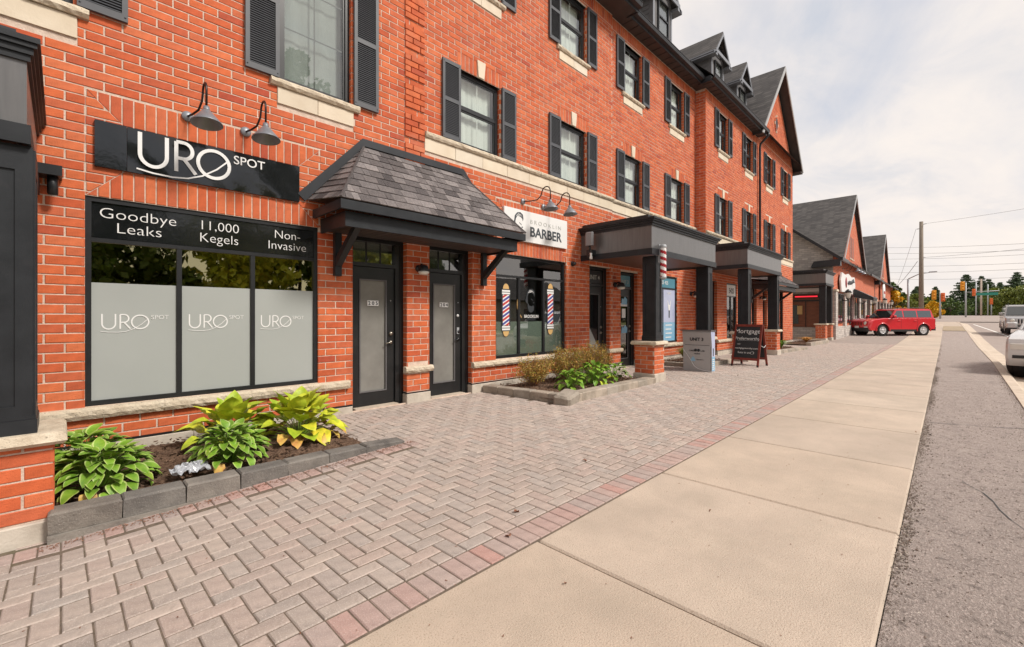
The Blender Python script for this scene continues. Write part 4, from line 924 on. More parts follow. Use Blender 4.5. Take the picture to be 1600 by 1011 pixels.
def porch(name, label, x0, x1, yf, yw, zb, zt, cols, grd, zcap, pw=.43, group='black porches on brick piers'):
    root = thing(name, label, 'porch', group=group); t = .05
    f = MB(); f.box(x0, x1, yf, yf+t, zb, zt-.12); f.box(x0, x0+t, yf+t, yw-.008, zb, zt-.12); f.box(x1-t, x1, yf+t, yw-.008, zb, zt-.12); f.build('fascia', M['grey_paint'], root)
    l = MB(); o = .018; l.box(x0-o, x1+o, yf-o, yf-.001, zb-.02, zb+.10); l.box(x0-o, x0-.001, yf, yw-.01, zb-.02, zb+.10); l.box(x1+.001, x1+o, yf, yw-.01, zb-.02, zb+.10); l.build('lower_trim', M['black_paint'], root)
    c = MB()
    ok_ = .55 if x0 < 0 else 1.0
    for i, (o, a, b) in enumerate(((.03, -.13, -.09), (.055, -.089, -.05), (.085, -.049, -.02), (.11, -.019, .015))):
        o *= ok_; c.box(x0-o, x1+o, yf-o, yw-.009+.0005*i, zt+a, zt+b)
    c.build('cornice', M['black_paint'], root)
    MB().box(x0+t, x1-t, yf+t, yw-.01, zb+.03, zb+.05).build('ceiling', M['rust_ceiling'], root)
    MB().box(x0+.05, x1-.05, yf+.1, yw-.01, zt+.016, zt+.10).build('flat_roof', M['metal_dark'], root)
    for cx in cols:
        cw_ = .175 if x0 < 0 else .135; column(root, cx-cw_, cx+cw_, yf+.04, yf+.04+2*cw_, zcap, zb-.021)
        pier(root, cx-pw/2, cx+pw/2, yf+.02, yf+.02+min(.44, pw), grd, zcap)
    return root
porch('porch', 'black porch nearest the viewer, its column on a brick pier beside the first shop window', -3.3, -.15, 4.15, YA, 2.42, 3.05, [-3.02, -.30], -.17, .565, pw=.54)
porch('porch', 'black porch carrying the striped barber pole, two columns in front of the grey leaflet box', 8.10, 11.45, 4.12, YA, 2.56, 3.24, [8.47, 11.19], 0, .82)
porch('porch', 'black porch behind the chalkboard sign, the second one past the barber shop', 13.95, 17.62, 4.12, YC, 2.75, 3.42, [14.25, 17.35], 0, .87)
porch('porch', 'black porch farthest down the row, in front of the red neon light', 27.95, 30.2, 4.5, 6.9, 2.98, 3.72, [28.25, 29.9], .0, .95, pw=.5)

# ------------------------------------------------------------ shingled door canopies
def canopy(label, x0, x1, yf, yw, ze, za, hip, shingles, br, group='shingled canopies over paired doors'):
    root = thing('door_canopy', label, 'canopy', group=group); zw = ze + .10
    A, B, C, D = Vector((x0, yf, ze)), Vector((x1, yf, ze)), Vector((x1-hip, yw, za)), Vector((x0+hip, yw, za))
    E_, G_ = Vector((x0-.06, yw, zw)), Vector((x1+.06, yw, zw))
    d = MB(); d.add([A, B, C, D, E_, G_], [(0, 1, 2, 3), (0, 3, 4), (1, 5, 2), (0, 4, 5, 1)]); d.build('roof_deck', M['metal_dark'], root)
    rows = 9; cache = {}; jb = MB(); rn = []; cnt = 0
    def tab(p00, p10, p11, p01, nrm, lift):
        nonlocal cnt
        n_ = nrm * (.006 + lift); n0 = nrm * .002
        vs = [p00+n_+nrm*.006, p10+n_+nrm*.006, p11+n0, p01+n0, p00+nrm*.001, p10+nrm*.001]
        fs = [(0, 1, 2, 3), (4, 5, 1, 0), (4, 0, 3), (5, 2, 1)]
        if shingles and cnt < 290:
            o = vs[4].copy(); mb = MB(); mb.add([v - o for v in vs], fs); link('shingle', mb.mesh('shingle', M['shingle']), root, Matrix.Translation(o))
        else:
            jb.add(vs, fs); rn.extend([RS.rand()] * 6)
        cnt += 1
    def face(P, Q, RR, T, n):      # P,Q lower edge, T,RR upper edge
        L0 = (Q - P).length; nrm = (Q - P).cross(T - P).normalized(); cw = .19
        H = (T - P)
        for r in range(n):
            a, b = r / n, min(1, (r + 1.12) / n)
            l0, l1 = P.lerp(T, a), Q.lerp(RR, a); u0, u1 = P.lerp(T, b), Q.lerp(RR, b)
            Lr = (l1 - l0).length; e = (l1 - l0).normalized() if Lr > 1e-4 else (Q-P).normalized()
            x = -RS.uniform(0, cw)
            ex = (Q - P).normalized(); s_l = (l0 - P).dot(ex); e_l = (l1 - P).dot(ex); s_u = (u0 - P).dot(ex); e_u = (u1 - P).dot(ex); up0 = u0 - ex * s_u; lo0 = l0 - ex * s_l
            x = s_l - RS.uniform(0, cw)
            while x < e_l:
                w_ = cw * RS.choice([.5, .8, 1, 1.3]); a0, b0 = max(x, s_l), min(x + w_, e_l); au, bu = max(a0, s_u), min(b0, e_u)
                if b0 - a0 > .01:
                    if bu <= au: au = bu = min(max((a0+b0)/2, s_u), e_u)
                    tab(lo0 + ex*(a0+.003), lo0 + ex*(b0-.004), up0 + ex*bu, up0 + ex*au, nrm, RS.uniform(0, .004))
                x += w_
    face(A, B, C, D, rows); face(E_, A, D, D, rows)
    if True: face(B, G_, C, C, rows)
    if jb.v: o = jb.build('further_shingles', M['shingle'], root, kind='stuff'); set_rnd(o.data, rn)
    f = MB()
    def strip3(p, q, up, w_, off=.0):
        n = Vector((0, -1, 0)); return [p + n*off, q + n*off, q + up*w_ + n*off, p + up*w_ + n*off]
    f.prism([Vector((x0-.10, yw-.03, zw-.02)), Vector((x0+hip, yw-.03, za)), Vector((x0+hip-.03, yw-.03, za+.10)), Vector((x0-.19, yw-.03, zw+.06))], (0, .025, 0))
    f.prism([Vector((x0+hip, yw-.03, za)), Vector((x1-hip, yw-.03, za)), Vector((x1-hip+.03, yw-.03, za+.10)), Vector((x0+hip-.03, yw-.03, za+.10))], (0, .025, 0))
    f.prism([Vector((x1-hip, yw-.03, za)), Vector((x1+.10, yw-.03, zw-.02)), Vector((x1+.19, yw-.03, zw+.06)), Vector((x1-hip+.03, yw-.03, za+.10))], (0, .025, 0))
    f.build('flashing', M['metal_dark'], root)
    h = MB()
    for p, q in ((A, D), (B, C)): h = MB(); h.tube([p + Vector((0, -.004, .008)), q + Vector((0, -.006, .008))], .016, 5); h.build('hip_cap', M['shingle'], root)
    g = MB(); g.box(x0+.0, x1-.0, yf, yf+.03, ze-.12, ze-.012); g.box(x0, x0+.03, yf+.03, yw-.005, ze-.12, ze-.012); g.box(x1-.03, x1, yf+.03, yw-.005, ze-.12, ze-.012); g.build('eave_board', M['black_paint'], root)
    g = MB(); a = .10; g.box(x0+a, x1-a, yf+a, yf+a+.03, ze-.30, ze-.121); g.box(x0+a, x0+a+.03, yf+a+.03, yw-.005, ze-.30, ze-.121); g.box(x1-a-.03, x1-a, yf+a+.03, yw-.005, ze-.30, ze-.121); g.build('fascia', M['black_paint'], root)
    k = int((x1-x0-.26)/.10)
    for i in range(k):
        xx = x0+.13+(x1-x0-.26)*i/k; MB().box(xx+.004, xx+(x1-x0-.26)/k-.004, yf+.13, yw-.006, ze-.27, ze-.255).build('soffit_board', M['soffit'], root)
    for x in br:
        b = MB(); b.box(x-.045, x+.045, yw-.07, yw-.004, ze-.84, ze-.271)
        b.prism([(x-.04, yw-.0701, ze-.72), (x-.04, yw-.0701, ze-.60), (x-.04, yw-.52, ze-.271), (x-.04, yw-.64, ze-.271)][::-1], (.08, 0, 0)); b.build('bracket', M['black_paint'], root)
    return root
canopy('black canopy with brown shingles over the doors numbered 205 and 204', 2.26, 5.40, 4.98, YA, 2.69, 3.68, .70, True, (2.57, 5.17))
canopy('small shingled canopy at the far end of the brick building, between two porches', 18.9, 23.1, 4.72, YC, 2.70, 3.30, .5, False, (19.05, 22.95))

# ------------------------------------------------------------ shop signs
s1 = thing('shop_sign', 'long glossy black banner lettered URO SPOT above the first shop window', 'sign')
q = MB(); q.M = FA.M; n = 34; vs = []; fs = []
for i in range(n+1):
    x = .46 + 1.63*i/n
    for j in range(5): z = 2.745 + .44*j/4; vs.append((x, -.030 - .004*math.sin(x*7.3 + j*1.1) - .003*math.sin(x*17 + j*2.3), z))
for i in range(n):
    for j in range(4): fs.append((i*5+j, (i+1)*5+j, (i+1)*5+j+1, i*5+j+1))
q.sm = True; q.add(vs, fs); q.sm = False; q.box(.46, 2.09, -.022, -.002, 2.745, 3.185); q.build('banner', M['sign_black'], s1)
q = MB(); q.M = FA.M; q.box(.225, .457, -.032, -.002, 2.745, 3.187); q.build('banner_end', M['sign_black'], s1)
uro(FA, .555, 2.835, .043, .325, M['white'], s1, .105)
s2 = thing('shop_sign', 'white board lettered BROOKLIN BARBER with a bearded head, above the barber shop window', 'sign')
q = MB(); q.M = FA.M; q.box(5.66, 7.53, -.05, -.004, 2.75, 3.335); q.build('board', M['offwhite'], s2)
T('lettering', 'BARBER', FA, 6.84, 2.87, .0515, .26, M['ink_grey'], s2, bold=.006, fit=.98)
T('lettering', 'BROOKLIN', FA, 6.84, 3.115, .0515, .11, M['pale_ink'], s2, space=1.5, fit=.95)
head_logo(FA, 6.03, 3.04, .27, .0515, M['ink_grey'], s2)

# ------------------------------------------------------------ gooseneck and wall lamps
def gooseneck(label, X, Z, reach=.42, tall=.30, y=YA, side=0, group=None):
    r = thing('gooseneck_lamp', label, 'wall lamp', (X, y, Z), 0, group)
    q = MB(); q.lathe([(.05, -.03), (.055, -.018), (.055, -.002)], 16, 'Y'); q.build('wall_plate', M['galv'], r)
    pts = [(0, -.02, 0), (side*.15, -.12, .0), (side*.35, -.20, .03), (side*.48, -.24, .12)]
    for a in range(170, -1, -17): pts.append((side*.5, -.25 - (reach-.25)*(1-math.cos(R(180-a)))/2, .17 + .10*math.sin(R(a))))
    pts.append((side*.5, -reach, .0))
    q = MB(); q.tube(pts, .011, 8); q.build('arm', M['lamp_arm'], r)
    z = -.03; q = MB(); q.M = Matrix.Translation((side*.5, -reach, z)) @ Euler((R(-6), 0, 0)).to_matrix().to_4x4()
    q.lathe([(.028, .03), (.03, .0), (.034, -.01)], 16); q.build('lamp_cap', M['galv'], r)
    q2 = MB(); q2.M = q.M; q2.lathe([(.034, -.01), (.14, -.145), (.142, -.155), (.137, -.152), (.032, -.016)], 24); q2.build('lamp_shade', M['galv'], r)
    return r
gooseneck('grey cone lamp on a gooseneck arm over the URO letters of the black banner', .95, 3.45, .42, .42, side=.18)
gooseneck('grey cone lamp on a gooseneck arm over the SPOT end of the black banner', 1.50, 3.45, .42, .42, side=.18)
gooseneck('grey cone lamp arching over the white barber sign, nearer the shingled canopy', 6.20, 3.52, .46, .36, side=.55)
gooseneck('grey cone lamp arching over the white barber sign, nearer the black porch', 6.80, 3.52, .46, .36, side=.55)
def wall_light(label, X, Y, Z, k=1):
    r = thing('wall_lamp', label, 'wall lamp', (X, Y, Z))
    q = MB(); q.lathe([(.05*k, -.04), (.055*k, -.02), (.055*k, 0)], 14, 'Y'); q.tube([(0, -.02, .02), (0, -.10*k, .06), (0, -.15*k, .02)], .016*k, 8); q.build('bracket', M['frame'], r)
    q = MB(); q.M = Matrix.Translation((0, -.15*k, 0)); q.lathe([(.02, .05), (.06*k, .03), (.085*k, -.03*k), (.09*k, -.05*k)], 16); q.build('lamp_hood', M['metal_dark'], r)
    q = MB(); q.M = Matrix.Translation((0, -.15*k, 0)); q.lathe([(.08*k, -.052*k), (.085*k, -.075*k), (.06*k, -.10*k), (.02, -.105*k)], 16); q.build('lamp_glass', M['lamp_lens'], r)
wall_light('dark hooded wall lamp on the brick strip between doors 205 and 204', 3.85, YA, 2.05)
wall_light('dark bell shaped wall lamp between the two doors under the barber pole porch', 9.56, YB, 2.10, 1.2)
wall_light('bell shaped wall lamp under the porch behind the chalkboard sign', 14.1, YB, 2.05, 1.3)
wall_light('small round wall lamp on the pillar under the far shingled canopy', 20.3, YC, 2.1)
cm = thing('security_camera', 'black boxy security light tucked beside the near porch column', 'security camera', (-.02, YA-.01, 2.60))
q = MB(); q.box(-.16, .03, -.20, -.0, -.045, .045); q.build('housing', M['frame'], cm); q = MB(); q.M = Matrix.Translation((-.03, -.13, -.04)) @ Euler((R(12), 0, 0)).to_matrix().to_4x4(); q.lathe([(.036, 0), (.036, -.16), (.03, -.165)], 14); q.build('barrel', M['frame'], cm)
q = MB(); q.M = Matrix.Translation((-.03, -.13, -.04)) @ Euler((R(12), 0, 0)).to_matrix().to_4x4(); q.lathe([(.031, -.1655), (.026, -.172)], 14); q.build('lens', M['steel'], cm)
cm = thing('security_camera', 'small black dome camera on the brickwork right of the barber window', 'security camera', (7.78, YA, 2.46))
q = MB(); q.lathe([(.05, -.03), (.055, -.01), (.055, 0)], 14, 'Y'); q.build('base', M['frame'], cm); q = MB(); q.lathe([(.008, -.10), (.032, -.085), (.045, -.055), (.045, -.03)], 14, 'Y'); q.build('dome', M['sign_black'], cm)
fl = thing('floodlight', 'grey rounded floodlight clamped to the corner of the barber pole porch', 'floodlight', (7.93, 5.45, 2.97))
q = MB(); q.cbox(-.05, .03, -.10, .10, -.14, .16, .03); q.build('head', M['cam_white'], fl); q = MB(); q.tube([(0, 0, -.14), (.03, .02, -.24), (.1, .04, -.28)], .025, 8); q.box(.02, .17, -.04, .10, -.36, -.22); q.build('bracket', M['frame'], fl)
q = MB(); q.lathe([(.03, -.30), (.02, -.34), (.034, -.40), (.034, -.43)], 12, 'Z', (.0, -.03, 0)); q.build('sensor', M['offwhite'], fl)
bp = thing('barber_pole', 'red and white striped barber pole hung from the porch corner', 'barber pole', (8.41, 4.03, 2.40))
q = MB(); n = 48; z0, z1, r = -.29, .28, .058; nz = 40; vs = []; fs = []
for j in range(nz+1):
    for k in range(n): a = 2*math.pi*k/n; vs.append((r*math.cos(a), r*math.sin(a), z0 + (z1-z0)*j/nz))
q.sm = True; q.add(vs, [(j*n+k, j*n+(k+1) % n, (j+1)*n+(k+1) % n, (j+1)*n+k) for j in range(nz) for k in range(n)]); q.sm = False
for i in range(len(q.m)): j, k = divmod(i, n); q.m[i] = 1 if ((k/n*1.0 + j/nz*4.4) % 1.0) < .5 else 0
q.build('striped_cylinder', [M['white'], M['redw']], bp)
q = MB(); q.lathe([(.06, .281), (.064, .29), (.064, .33), (.05, .345), (.02, .352)], 18); q.lathe([(.02, -.35), (.05, -.335), (.062, -.31), (.062, -.291)], 18); q.build('end_cap', M['steel'], bp)
q = MB(); q.tube([(0, .0, .30), (0, .06, .33), (0, .10, .33)], .02, 8); q.box(-.03, .03, .07, .088, -.0, .36); q.tube([(0, 0, -.3), (0, .08, -.3)], .015, 8); q.build('bracket', M['steel'], bp)

# ------------------------------------------------------------ planting beds
def bed(label, blocks, soilpoly, zs, m='planter', hump=.05):
    r = thing('planting_bed', label, 'planting bed')
    for (x0, y0, x1, y1, w_, zb, zt0, zt1) in blocks:     # stone from (x0,y0) to (x1,y1), width w_ to the left
        a, b = Vector((x0, y0)), Vector((x1, y1)); t = (b-a).normalized(); nn = Vector((-t.y, t.x)) * w_; n = max(1, round((b-a).length / .37))
        for i in range(n):
            p, q_ = a + t*((b-a).length*i/n + .003), a + t*((b-a).length*(i+1)/n - .003)
            za = zt0 + (zt1-zt0)*i/n + RS.uniform(-.004, .004); zb_ = zt0 + (zt1-zt0)*(i+1)/n + RS.uniform(-.004, .004); j = lambda: RS.uniform(-.005, .005); c = .012
            v = [(p.x, p.y, zb), (q_.x, q_.y, zb), (q_.x+nn.x, q_.y+nn.y, zb), (p.x+nn.x, p.y+nn.y, zb)]
            o = Vector((-nn.x, -nn.y)).normalized() * c
            v += [(p.x+j(), p.y+j(), za-c), (q_.x+j(), q_.y+j(), zb_-c), (q_.x+nn.x, q_.y+nn.y, zb_-c), (p.x+nn.x, p.y+nn.y, za-c)]
            v += [(p.x-o.x+t.x*c, p.y-o.y+t.y*c, za), (q_.x-o.x-t.x*c, q_.y-o.y-t.y*c, zb_), (q_.x+nn.x+o.x-t.x*c, q_.y+nn.y+o.y-t.y*c, zb_), (p.x+nn.x+o.x+t.x*c, p.y+nn.y+o.y+t.y*c, za)]
            mb = MB(); mb.add(v, [(0, 3, 2, 1), (0, 1, 5, 4), (1, 2, 6, 5), (2, 3, 7, 6), (3, 0, 4, 7), (4, 5, 9, 8), (5, 6, 10, 9), (6, 7, 11, 10), (7, 4, 8, 11), (8, 9, 10, 11)]); mb.build('edging_stone', M[m], r)
    x0, x1, y0, y1 = soilpoly; nx, ny = int((x1-x0)/.04), int((y1-y0)/.04); vs = []; fs = []
    h1 = RS.uniform(-.010, .016, (nx+1, ny+1))
    for i in range(nx+1):
        for jx in range(ny+1):
            x, y = x0+(x1-x0)*i/nx, y0+(y1-y0)*jx/ny; e = min(1, min(i, nx-i, jx, ny-jx)/8); vs.append((x, y, zs + hump*e*(.6+.4*math.sin(x*3+y*2)) + h1[i, jx]*(e+.3)))
    for i in range(nx):
        for jx in range(ny): fs.append((i*(ny+1)+jx, (i+1)*(ny+1)+jx, (i+1)*(ny+1)+jx+1, i*(ny+1)+jx+1))
    mb = MB(); mb.add(vs, fs); mb.build('bark_mulch', M['soil'], r, kind='stuff')
    ch = MB()      # loose bark chips
    for _ in range(int((x1-x0)*(y1-y0)*260)):
        x, y = RS.uniform(x0+.03, x1-.03), RS.uniform(y0+.03, y1-.03); ch.M = Matrix.Translation((x, y, zs+hump*.75+RS.uniform(0, .02))) @ Euler((RS.uniform(-.5, .5), RS.uniform(-.5, .5), RS.uniform(0, 6.3))).to_matrix().to_4x4(); l = RS.uniform(.008, .026); ch.box(-l, l, -l*.4, l*.4, -.002, .002)
    ch.build('bark_chips', M['soil'], r, kind='stuff'); return r
bedA = bed('grey block edged bed of brown mulch under the first shop window', [(-.06, 4.08, 2.10, 4.06, .17, -.085, .047, .040), (2.10, 4.06, 2.52, 4.04, .17, -.2, .040, .022)], (-.06, 2.22, 4.26, 5.78), -.01)
q = MB(); q.box(-.06, 2.4, 4.055, 4.12, -.3, -.087); q.build('footing_strip', M['planter'], bedA)
q = MB()
bedB = bed('raised bed edged with weathered blocks under the barber shop window', [(5.32, 4.03, 8.24, 4.10, .22, -.05, .135, .11), (5.14, 5.76, 5.30, 4.06, .20, -.05, .12, .13)], (5.25, 8.22, 4.25, 5.78), .05, 'planter_b')
rk = MB(); rk.M = Matrix.Translation((5.40, 4.13, .03)) @ Euler((.1, -.12, .25)).to_matrix().to_4x4(); rk.cbox(-.22, .22, -.14, .14, -.06, .13, .035)
o = rk.build('corner_rock', M['planter_b'], bedB)
bedC = bed('low block edged bed on both sides of the grey leaflet box', [(11.38, 4.42, 13.5, 4.36, .2, -.05, .11, .11), (11.3, 5.76, 11.38, 4.62, .18, -.05, .11, .11)], (11.45, 13.45, 4.6, 5.78), .05, 'planter_b')
bedD = bed('short block edged bed of daylilies beyond the porch behind the chalkboard', [(17.95, 4.22, 21.0, 3.98, .2, -.05, .12, .10), (17.9, 5.4, 17.95, 4.42, .2, -.05, .12, .12)], (18.1, 21.0, 4.4, 5.45), .05, 'planter_b')
bedE = bed('farthest low bed of dry grass before the driveway', [(23.6, 4.35, 27.0, 4.2, .2, -.05, .14, .14), (27.0, 4.2, 27.1, 5.3, .2, -.05, .14, .14)], (23.6, 27.0, 4.5, 5.45), .05, 'planter_b')

def leaf_mesh(name, L, W, bend, mats, edge=False, fold=.25, wav=.0, n=7):
    cols = [-1, -.78, 0, .78, 1] if edge else [-1, -.5, 0, .5, 1]; mb = MB(); vs = []
    for i in range(n+1):
        t = i/n; w_ = W/2 * (math.sin(math.pi*min(1, t**.72))**.9 if t < 1 else 0) + .0015
        a = bend*t; x = L*(math.sin(a)/bend if bend else t) ; z = L*((math.cos(a)-1)/bend if bend else 0)
        for c in cols: vs.append((x, c*w_, z + abs(c)*w_*fold + wav*math.sin(t*9+c*2)*w_))
    mb.sm = True; mb.add(vs, [(i*5+j, (i+1)*5+j, (i+1)*5+j+1, i*5+j+1) for i in range(n) for j in range(4)])
    if edge:
        for i in range(n):
            for j in (0, 3): mb.m[i*4+j] = 1
    return mb.mesh(name, mats)
HV = [leaf_mesh('leaf', .17, .10, b, [M['hosta'], M['hosta_edge']], True, f, .12) for b, f in ((1.0, .3), (1.4, .2), (.7, .35))]
HY = [leaf_mesh('leaf', .25, .175, b, [M['hosta_y']], False, f, .18) for b, f in ((.9, .35), (1.3, .25), (.6, .4))]
HB = [leaf_mesh('leaf', .20, .13, 1.6, [M['hosta_brown']], False, .1, .35)]
HG = [leaf_mesh('leaf', .15, .085, b, [M['hosta']], False, f, .15) for b, f in ((1.0, .3), (1.4, .2))]
def hosta(label, X, Y, Z, rad, hgt, n, leaves, brown=(), nb=0, sc=1, group='hostas in the planting beds', as_parts=True, up=0.0):
    r = thing('hosta_plant', label, 'plant', (X, Y, Z), 0, group); stm = MB(); jb = {}
    for i in range(n + nb):
        t = (i + .5) / n if i < n else .95; a = i*2.39996 + RS.uniform(-.2, .2); rr = rad * (t**.55) * .70; zz = hgt * (1 - t**1.6)*.85 + .05 + RS.uniform(-.01, .02)
        me = random.choice(leaves) if i < n else random.choice(brown); pitch = (-.95 + 1.05*t + RS.uniform(-.35, .35)) - up
        k = sc * RS.uniform(.8, 1.15); x, y = rr*math.cos(a), rr*math.sin(a)
        if Y < 6 and X < 3 and Y + y < 4.30: y = max(y, 4.14 - Y); zz = max(zz, .13); pitch = min(pitch, -.15)
        MM = Matrix.Translation((x, y, zz)) @ Euler((RS.uniform(-.25, .25), pitch, a)).to_matrix().to_4x4() @ Matrix.Diagonal((k, k, k, 1))
        if as_parts: link('leaf', me, r, MM)
        else: jb.setdefault(me.name, []).append((me, MM))
        stm.tube([(x*.1, y*.1, 0), (x*.55, y*.55, zz*.75), (x, y, zz)], .003*sc, 4, close=False)
    if jb:
        verts = []; faces = []; mi = []; mats = []
        for lst in jb.values():
            for me, MM in lst:
                b = len(verts); verts += [tuple(MM @ v.co) for v in me.vertices]; off = []
                for m_ in me.materials:
                    if m_ not in mats: mats.append(m_)
                    off.append(mats.index(m_))
                for p_ in me.polygons: faces.append([b+v for v in p_.vertices]); mi.append(off[p_.material_index])
        nm = bpy.data.meshes.new('foliage'); nm.from_pydata(verts, [], faces); [nm.materials.append(m_) for m_ in mats]; nm.polygons.foreach_set('material_index', mi); nm.polygons.foreach_set('use_smooth', [True]*len(faces)); link('foliage', nm, r)
    stm.build('stems', M['hosta'], r, kind='stuff'); return r
hosta('large cream edged hosta against the near brick pier, front of the bed', .22, 4.60, .0, .40, .25, 150, HV, HB, 3, sc=.80, up=-.05)
hosta('cream edged hosta half hidden behind the large one beside the near pier', .14, 5.12, .0, .38, .30, 90, HV, sc=.85)
hosta('compact cream edged hosta in the middle of the mulch bed, beside the plastic scrap', 1.06, 4.58, .01, .36, .27, 130, HV, HB, 1, sc=.72)
hosta('broad leaved yellow green hosta behind the compact cream edged one', 1.20, 5.2, .02, .38, .26, 30, HY, up=.35)
hosta('large yellowing hosta with browned leaves next to door 205', 1.78, 4.95, .02, .46, .28, 52, HY, HB, 12, up=.35, sc=1.02)
hosta('small bright green hosta at the stone corner of the barber shop bed', 6.05, 4.55, .08, .30, .26, 44, HG, sc=1.0)
hosta('spreading green hosta in the middle of the barber shop bed', 6.85, 4.62, .08, .42, .34, 60, HG, HY, 3)
hosta('low green hosta at the porch end of the barber shop bed', 7.65, 4.70, .08, .34, .24, 36, HG, as_parts=False)
def grass_plant(label, X, Y, Z, rad, h, n, m, group='daylilies in the far beds'):
    r = thing('daylily', label, 'plant', (X, Y, Z), 0, group); mb = MB()
    for i in range(n):
        a = RS.uniform(0, 6.28); l = RS.uniform(.6, 1) * h; o = RS.uniform(.3, 1)*rad; wv = .012 + RS.uniform(0, .008); ca, sa = math.cos(a), math.sin(a); vs = []
        for k in range(6):
            t = k/5; x = o*t**1.3; z = l*(math.sin(t*2.1)/1.0 if t < .75 else math.sin(1.575) - (t-.75)*.8); w_ = wv*(1-t*.9)
            vs += [(x*ca - w_*sa, x*sa + w_*ca, z), (x*ca + w_*sa, x*sa - w_*ca, z)]
        mb.add(vs, [(2*k, 2*k+1, 2*k+3, 2*k+2) for k in range(5)])
    mb.build('leaves', M[m], r, kind='stuff'); return r
grass_plant('yellow green daylily between the barber pole porch and the grey leaflet box', 11.75, 5.0, .08, .42, .42, 160, 'lily')
grass_plant('yellow green daylily just past the grey leaflet box', 12.6, 4.95, .08, .5, .42, 200, 'lily')
grass_plant('tall green daylily beside the brick pier behind the chalkboard', 18.5, 4.75, .08, .5, .62, 240, 'hosta')
grass_plant('low green daylily spilling over the edge of the far bed', 19.6, 4.6, .08, .45, .35, 160, 'hosta')
grass_plant('dry brownish grass clump in the farthest bed', 25.0, 4.8, .08, .6, .28, 160, 'hosta_brown')
def shrub(label, X, Y, Z, rx, ry, h, n, lean=0):
    r = thing('shrub', label, 'shrub', (X, Y, Z), 0, 'twiggy shrubs in front of the barber shop'); tw = MB(); lf = MB(); rn = []
    for i in range(n):
        a = RS.uniform(0, 6.28); e = math.sqrt(RS.rand()); x, y = rx*e*math.cos(a), ry*e*math.sin(a); zt = h*(1 - .35*e*e)*RS.uniform(.65, 1.05)
        p = [(x*.12, y*.12, 0), (x*.5 + RS.uniform(-.03, .03), y*.5, zt*.45), (x*.85 + RS.uniform(-.04, .04), y*.85 + RS.uniform(-.04, .04), zt*.8), (x + RS.uniform(-.05, .05), y, zt)]
        tw.tube(p, .0035, 3, close=False, r1=.0012)
        for _ in range(2):
            q0 = Vector(p[2]).lerp(Vector(p[1]), RS.rand()); tw.tube([q0, q0 + Vector((RS.uniform(-.1, .1), RS.uniform(-.1, .1), RS.uniform(.04, .14)))], .0018, 3, close=False)
        for _ in range(44):
            t = RS.uniform(.3, 1.0); k = min(2, int(t*3)); b = Vector(p[k]).lerp(Vector(p[k+1]), t*3-k) + Vector((RS.normal(0, .028), RS.normal(0, .028), RS.normal(0, .022)))
            l = RS.uniform(.008, .018); lf.M = Matrix.Translation(b) @ Euler(tuple(RS.uniform(-1.5, 1.5, 3))).to_matrix().to_4x4(); lf.add([(-l, 0, 0), (0, -l*.5, .001), (l, 0, 0), (0, l*.5, .001)], [(0, 1, 2, 3)]); rn += [RS.rand()]*4
    tw.build('twigs', M['twig'], r, kind='stuff'); o = lf.build('leaves', M['shrubleaf'], r, kind='stuff'); set_rnd(o.data, rn)
shrub('rust brown twiggy shrub at the corner of the barber shop bed', 5.85, 5.2, .06, .46, .32, .62, 110)
shrub('tallest bronze leaved shrub, in the middle below the barber window', 6.75, 5.2, .06, .55, .34, .74, 150)
shrub('bronze green shrub spreading beneath the end of the barber window', 7.55, 5.15, .06, .58, .36, .76, 150)
shrub('small leafy bronze shrub hard by the door lettered UNIT 4', 8.05, 5.3, .06, .34, .3, .66, 70)
# litter
pl = MB(); n = 14; gx = RS.uniform(-.02, .035, (n, n)); vs = []
for i in range(n):
    for j in range(n): vs.append(((i/(n-1)-.5)*.26 + RS.uniform(-.01, .01), (j/(n-1)-.5)*.16 + RS.uniform(-.01, .01), max(.0, gx[i, j] + .05*(1 - ((i-6.5)/7)**2)*(1-((j-6.5)/7)**2))))
pl.add(vs, [(i*n+j, (i+1)*n+j, (i+1)*n+j+1, i*n+j+1) for i in range(n-1) for j in range(n-1)]); pl.M = None
o = pl.build('plastic_scrap', M['plastic']); o.location = (.74, 4.40, .055); tag(o, 'crumpled clear plastic lying on the mulch behind the edging stones', 'litter')
for i, (x, y, lb) in enumerate(((2.12, 2.06, 'curled brown leaf on the pavers just left of the red border'), (1.86, 1.84, 'twisted dark leaf lying on the red border pavers'), (3.07, 1.13, 'tiny dark twig alone in the middle of a sidewalk slab'), (6.80, .26, 'dark twig by a slab joint at the asphalt edge'), (3.32, 2.36, 'pale pinkish leaf on the open paving'), (1.72, 1.33, 'dark speck of leaf on the nearest slab'), (10.6, 3.3, 'pale leaf on the paving in front of the grey leaflet box'))):
    me = leaf_mesh('fallen_leaf', .075 if i not in (2, 3, 5) else .035, .03 if i not in (2, 3, 5) else .008, 1.8, [M['deadleaf']], False, .8, .5, 5); o = link('fallen_leaf', me); o.location = (x, y, .012 + gz(x, y)); o.rotation_euler = (.2, 0, i*1.3); tag(o, lb, 'leaf', 'fallen leaves on the pavement')
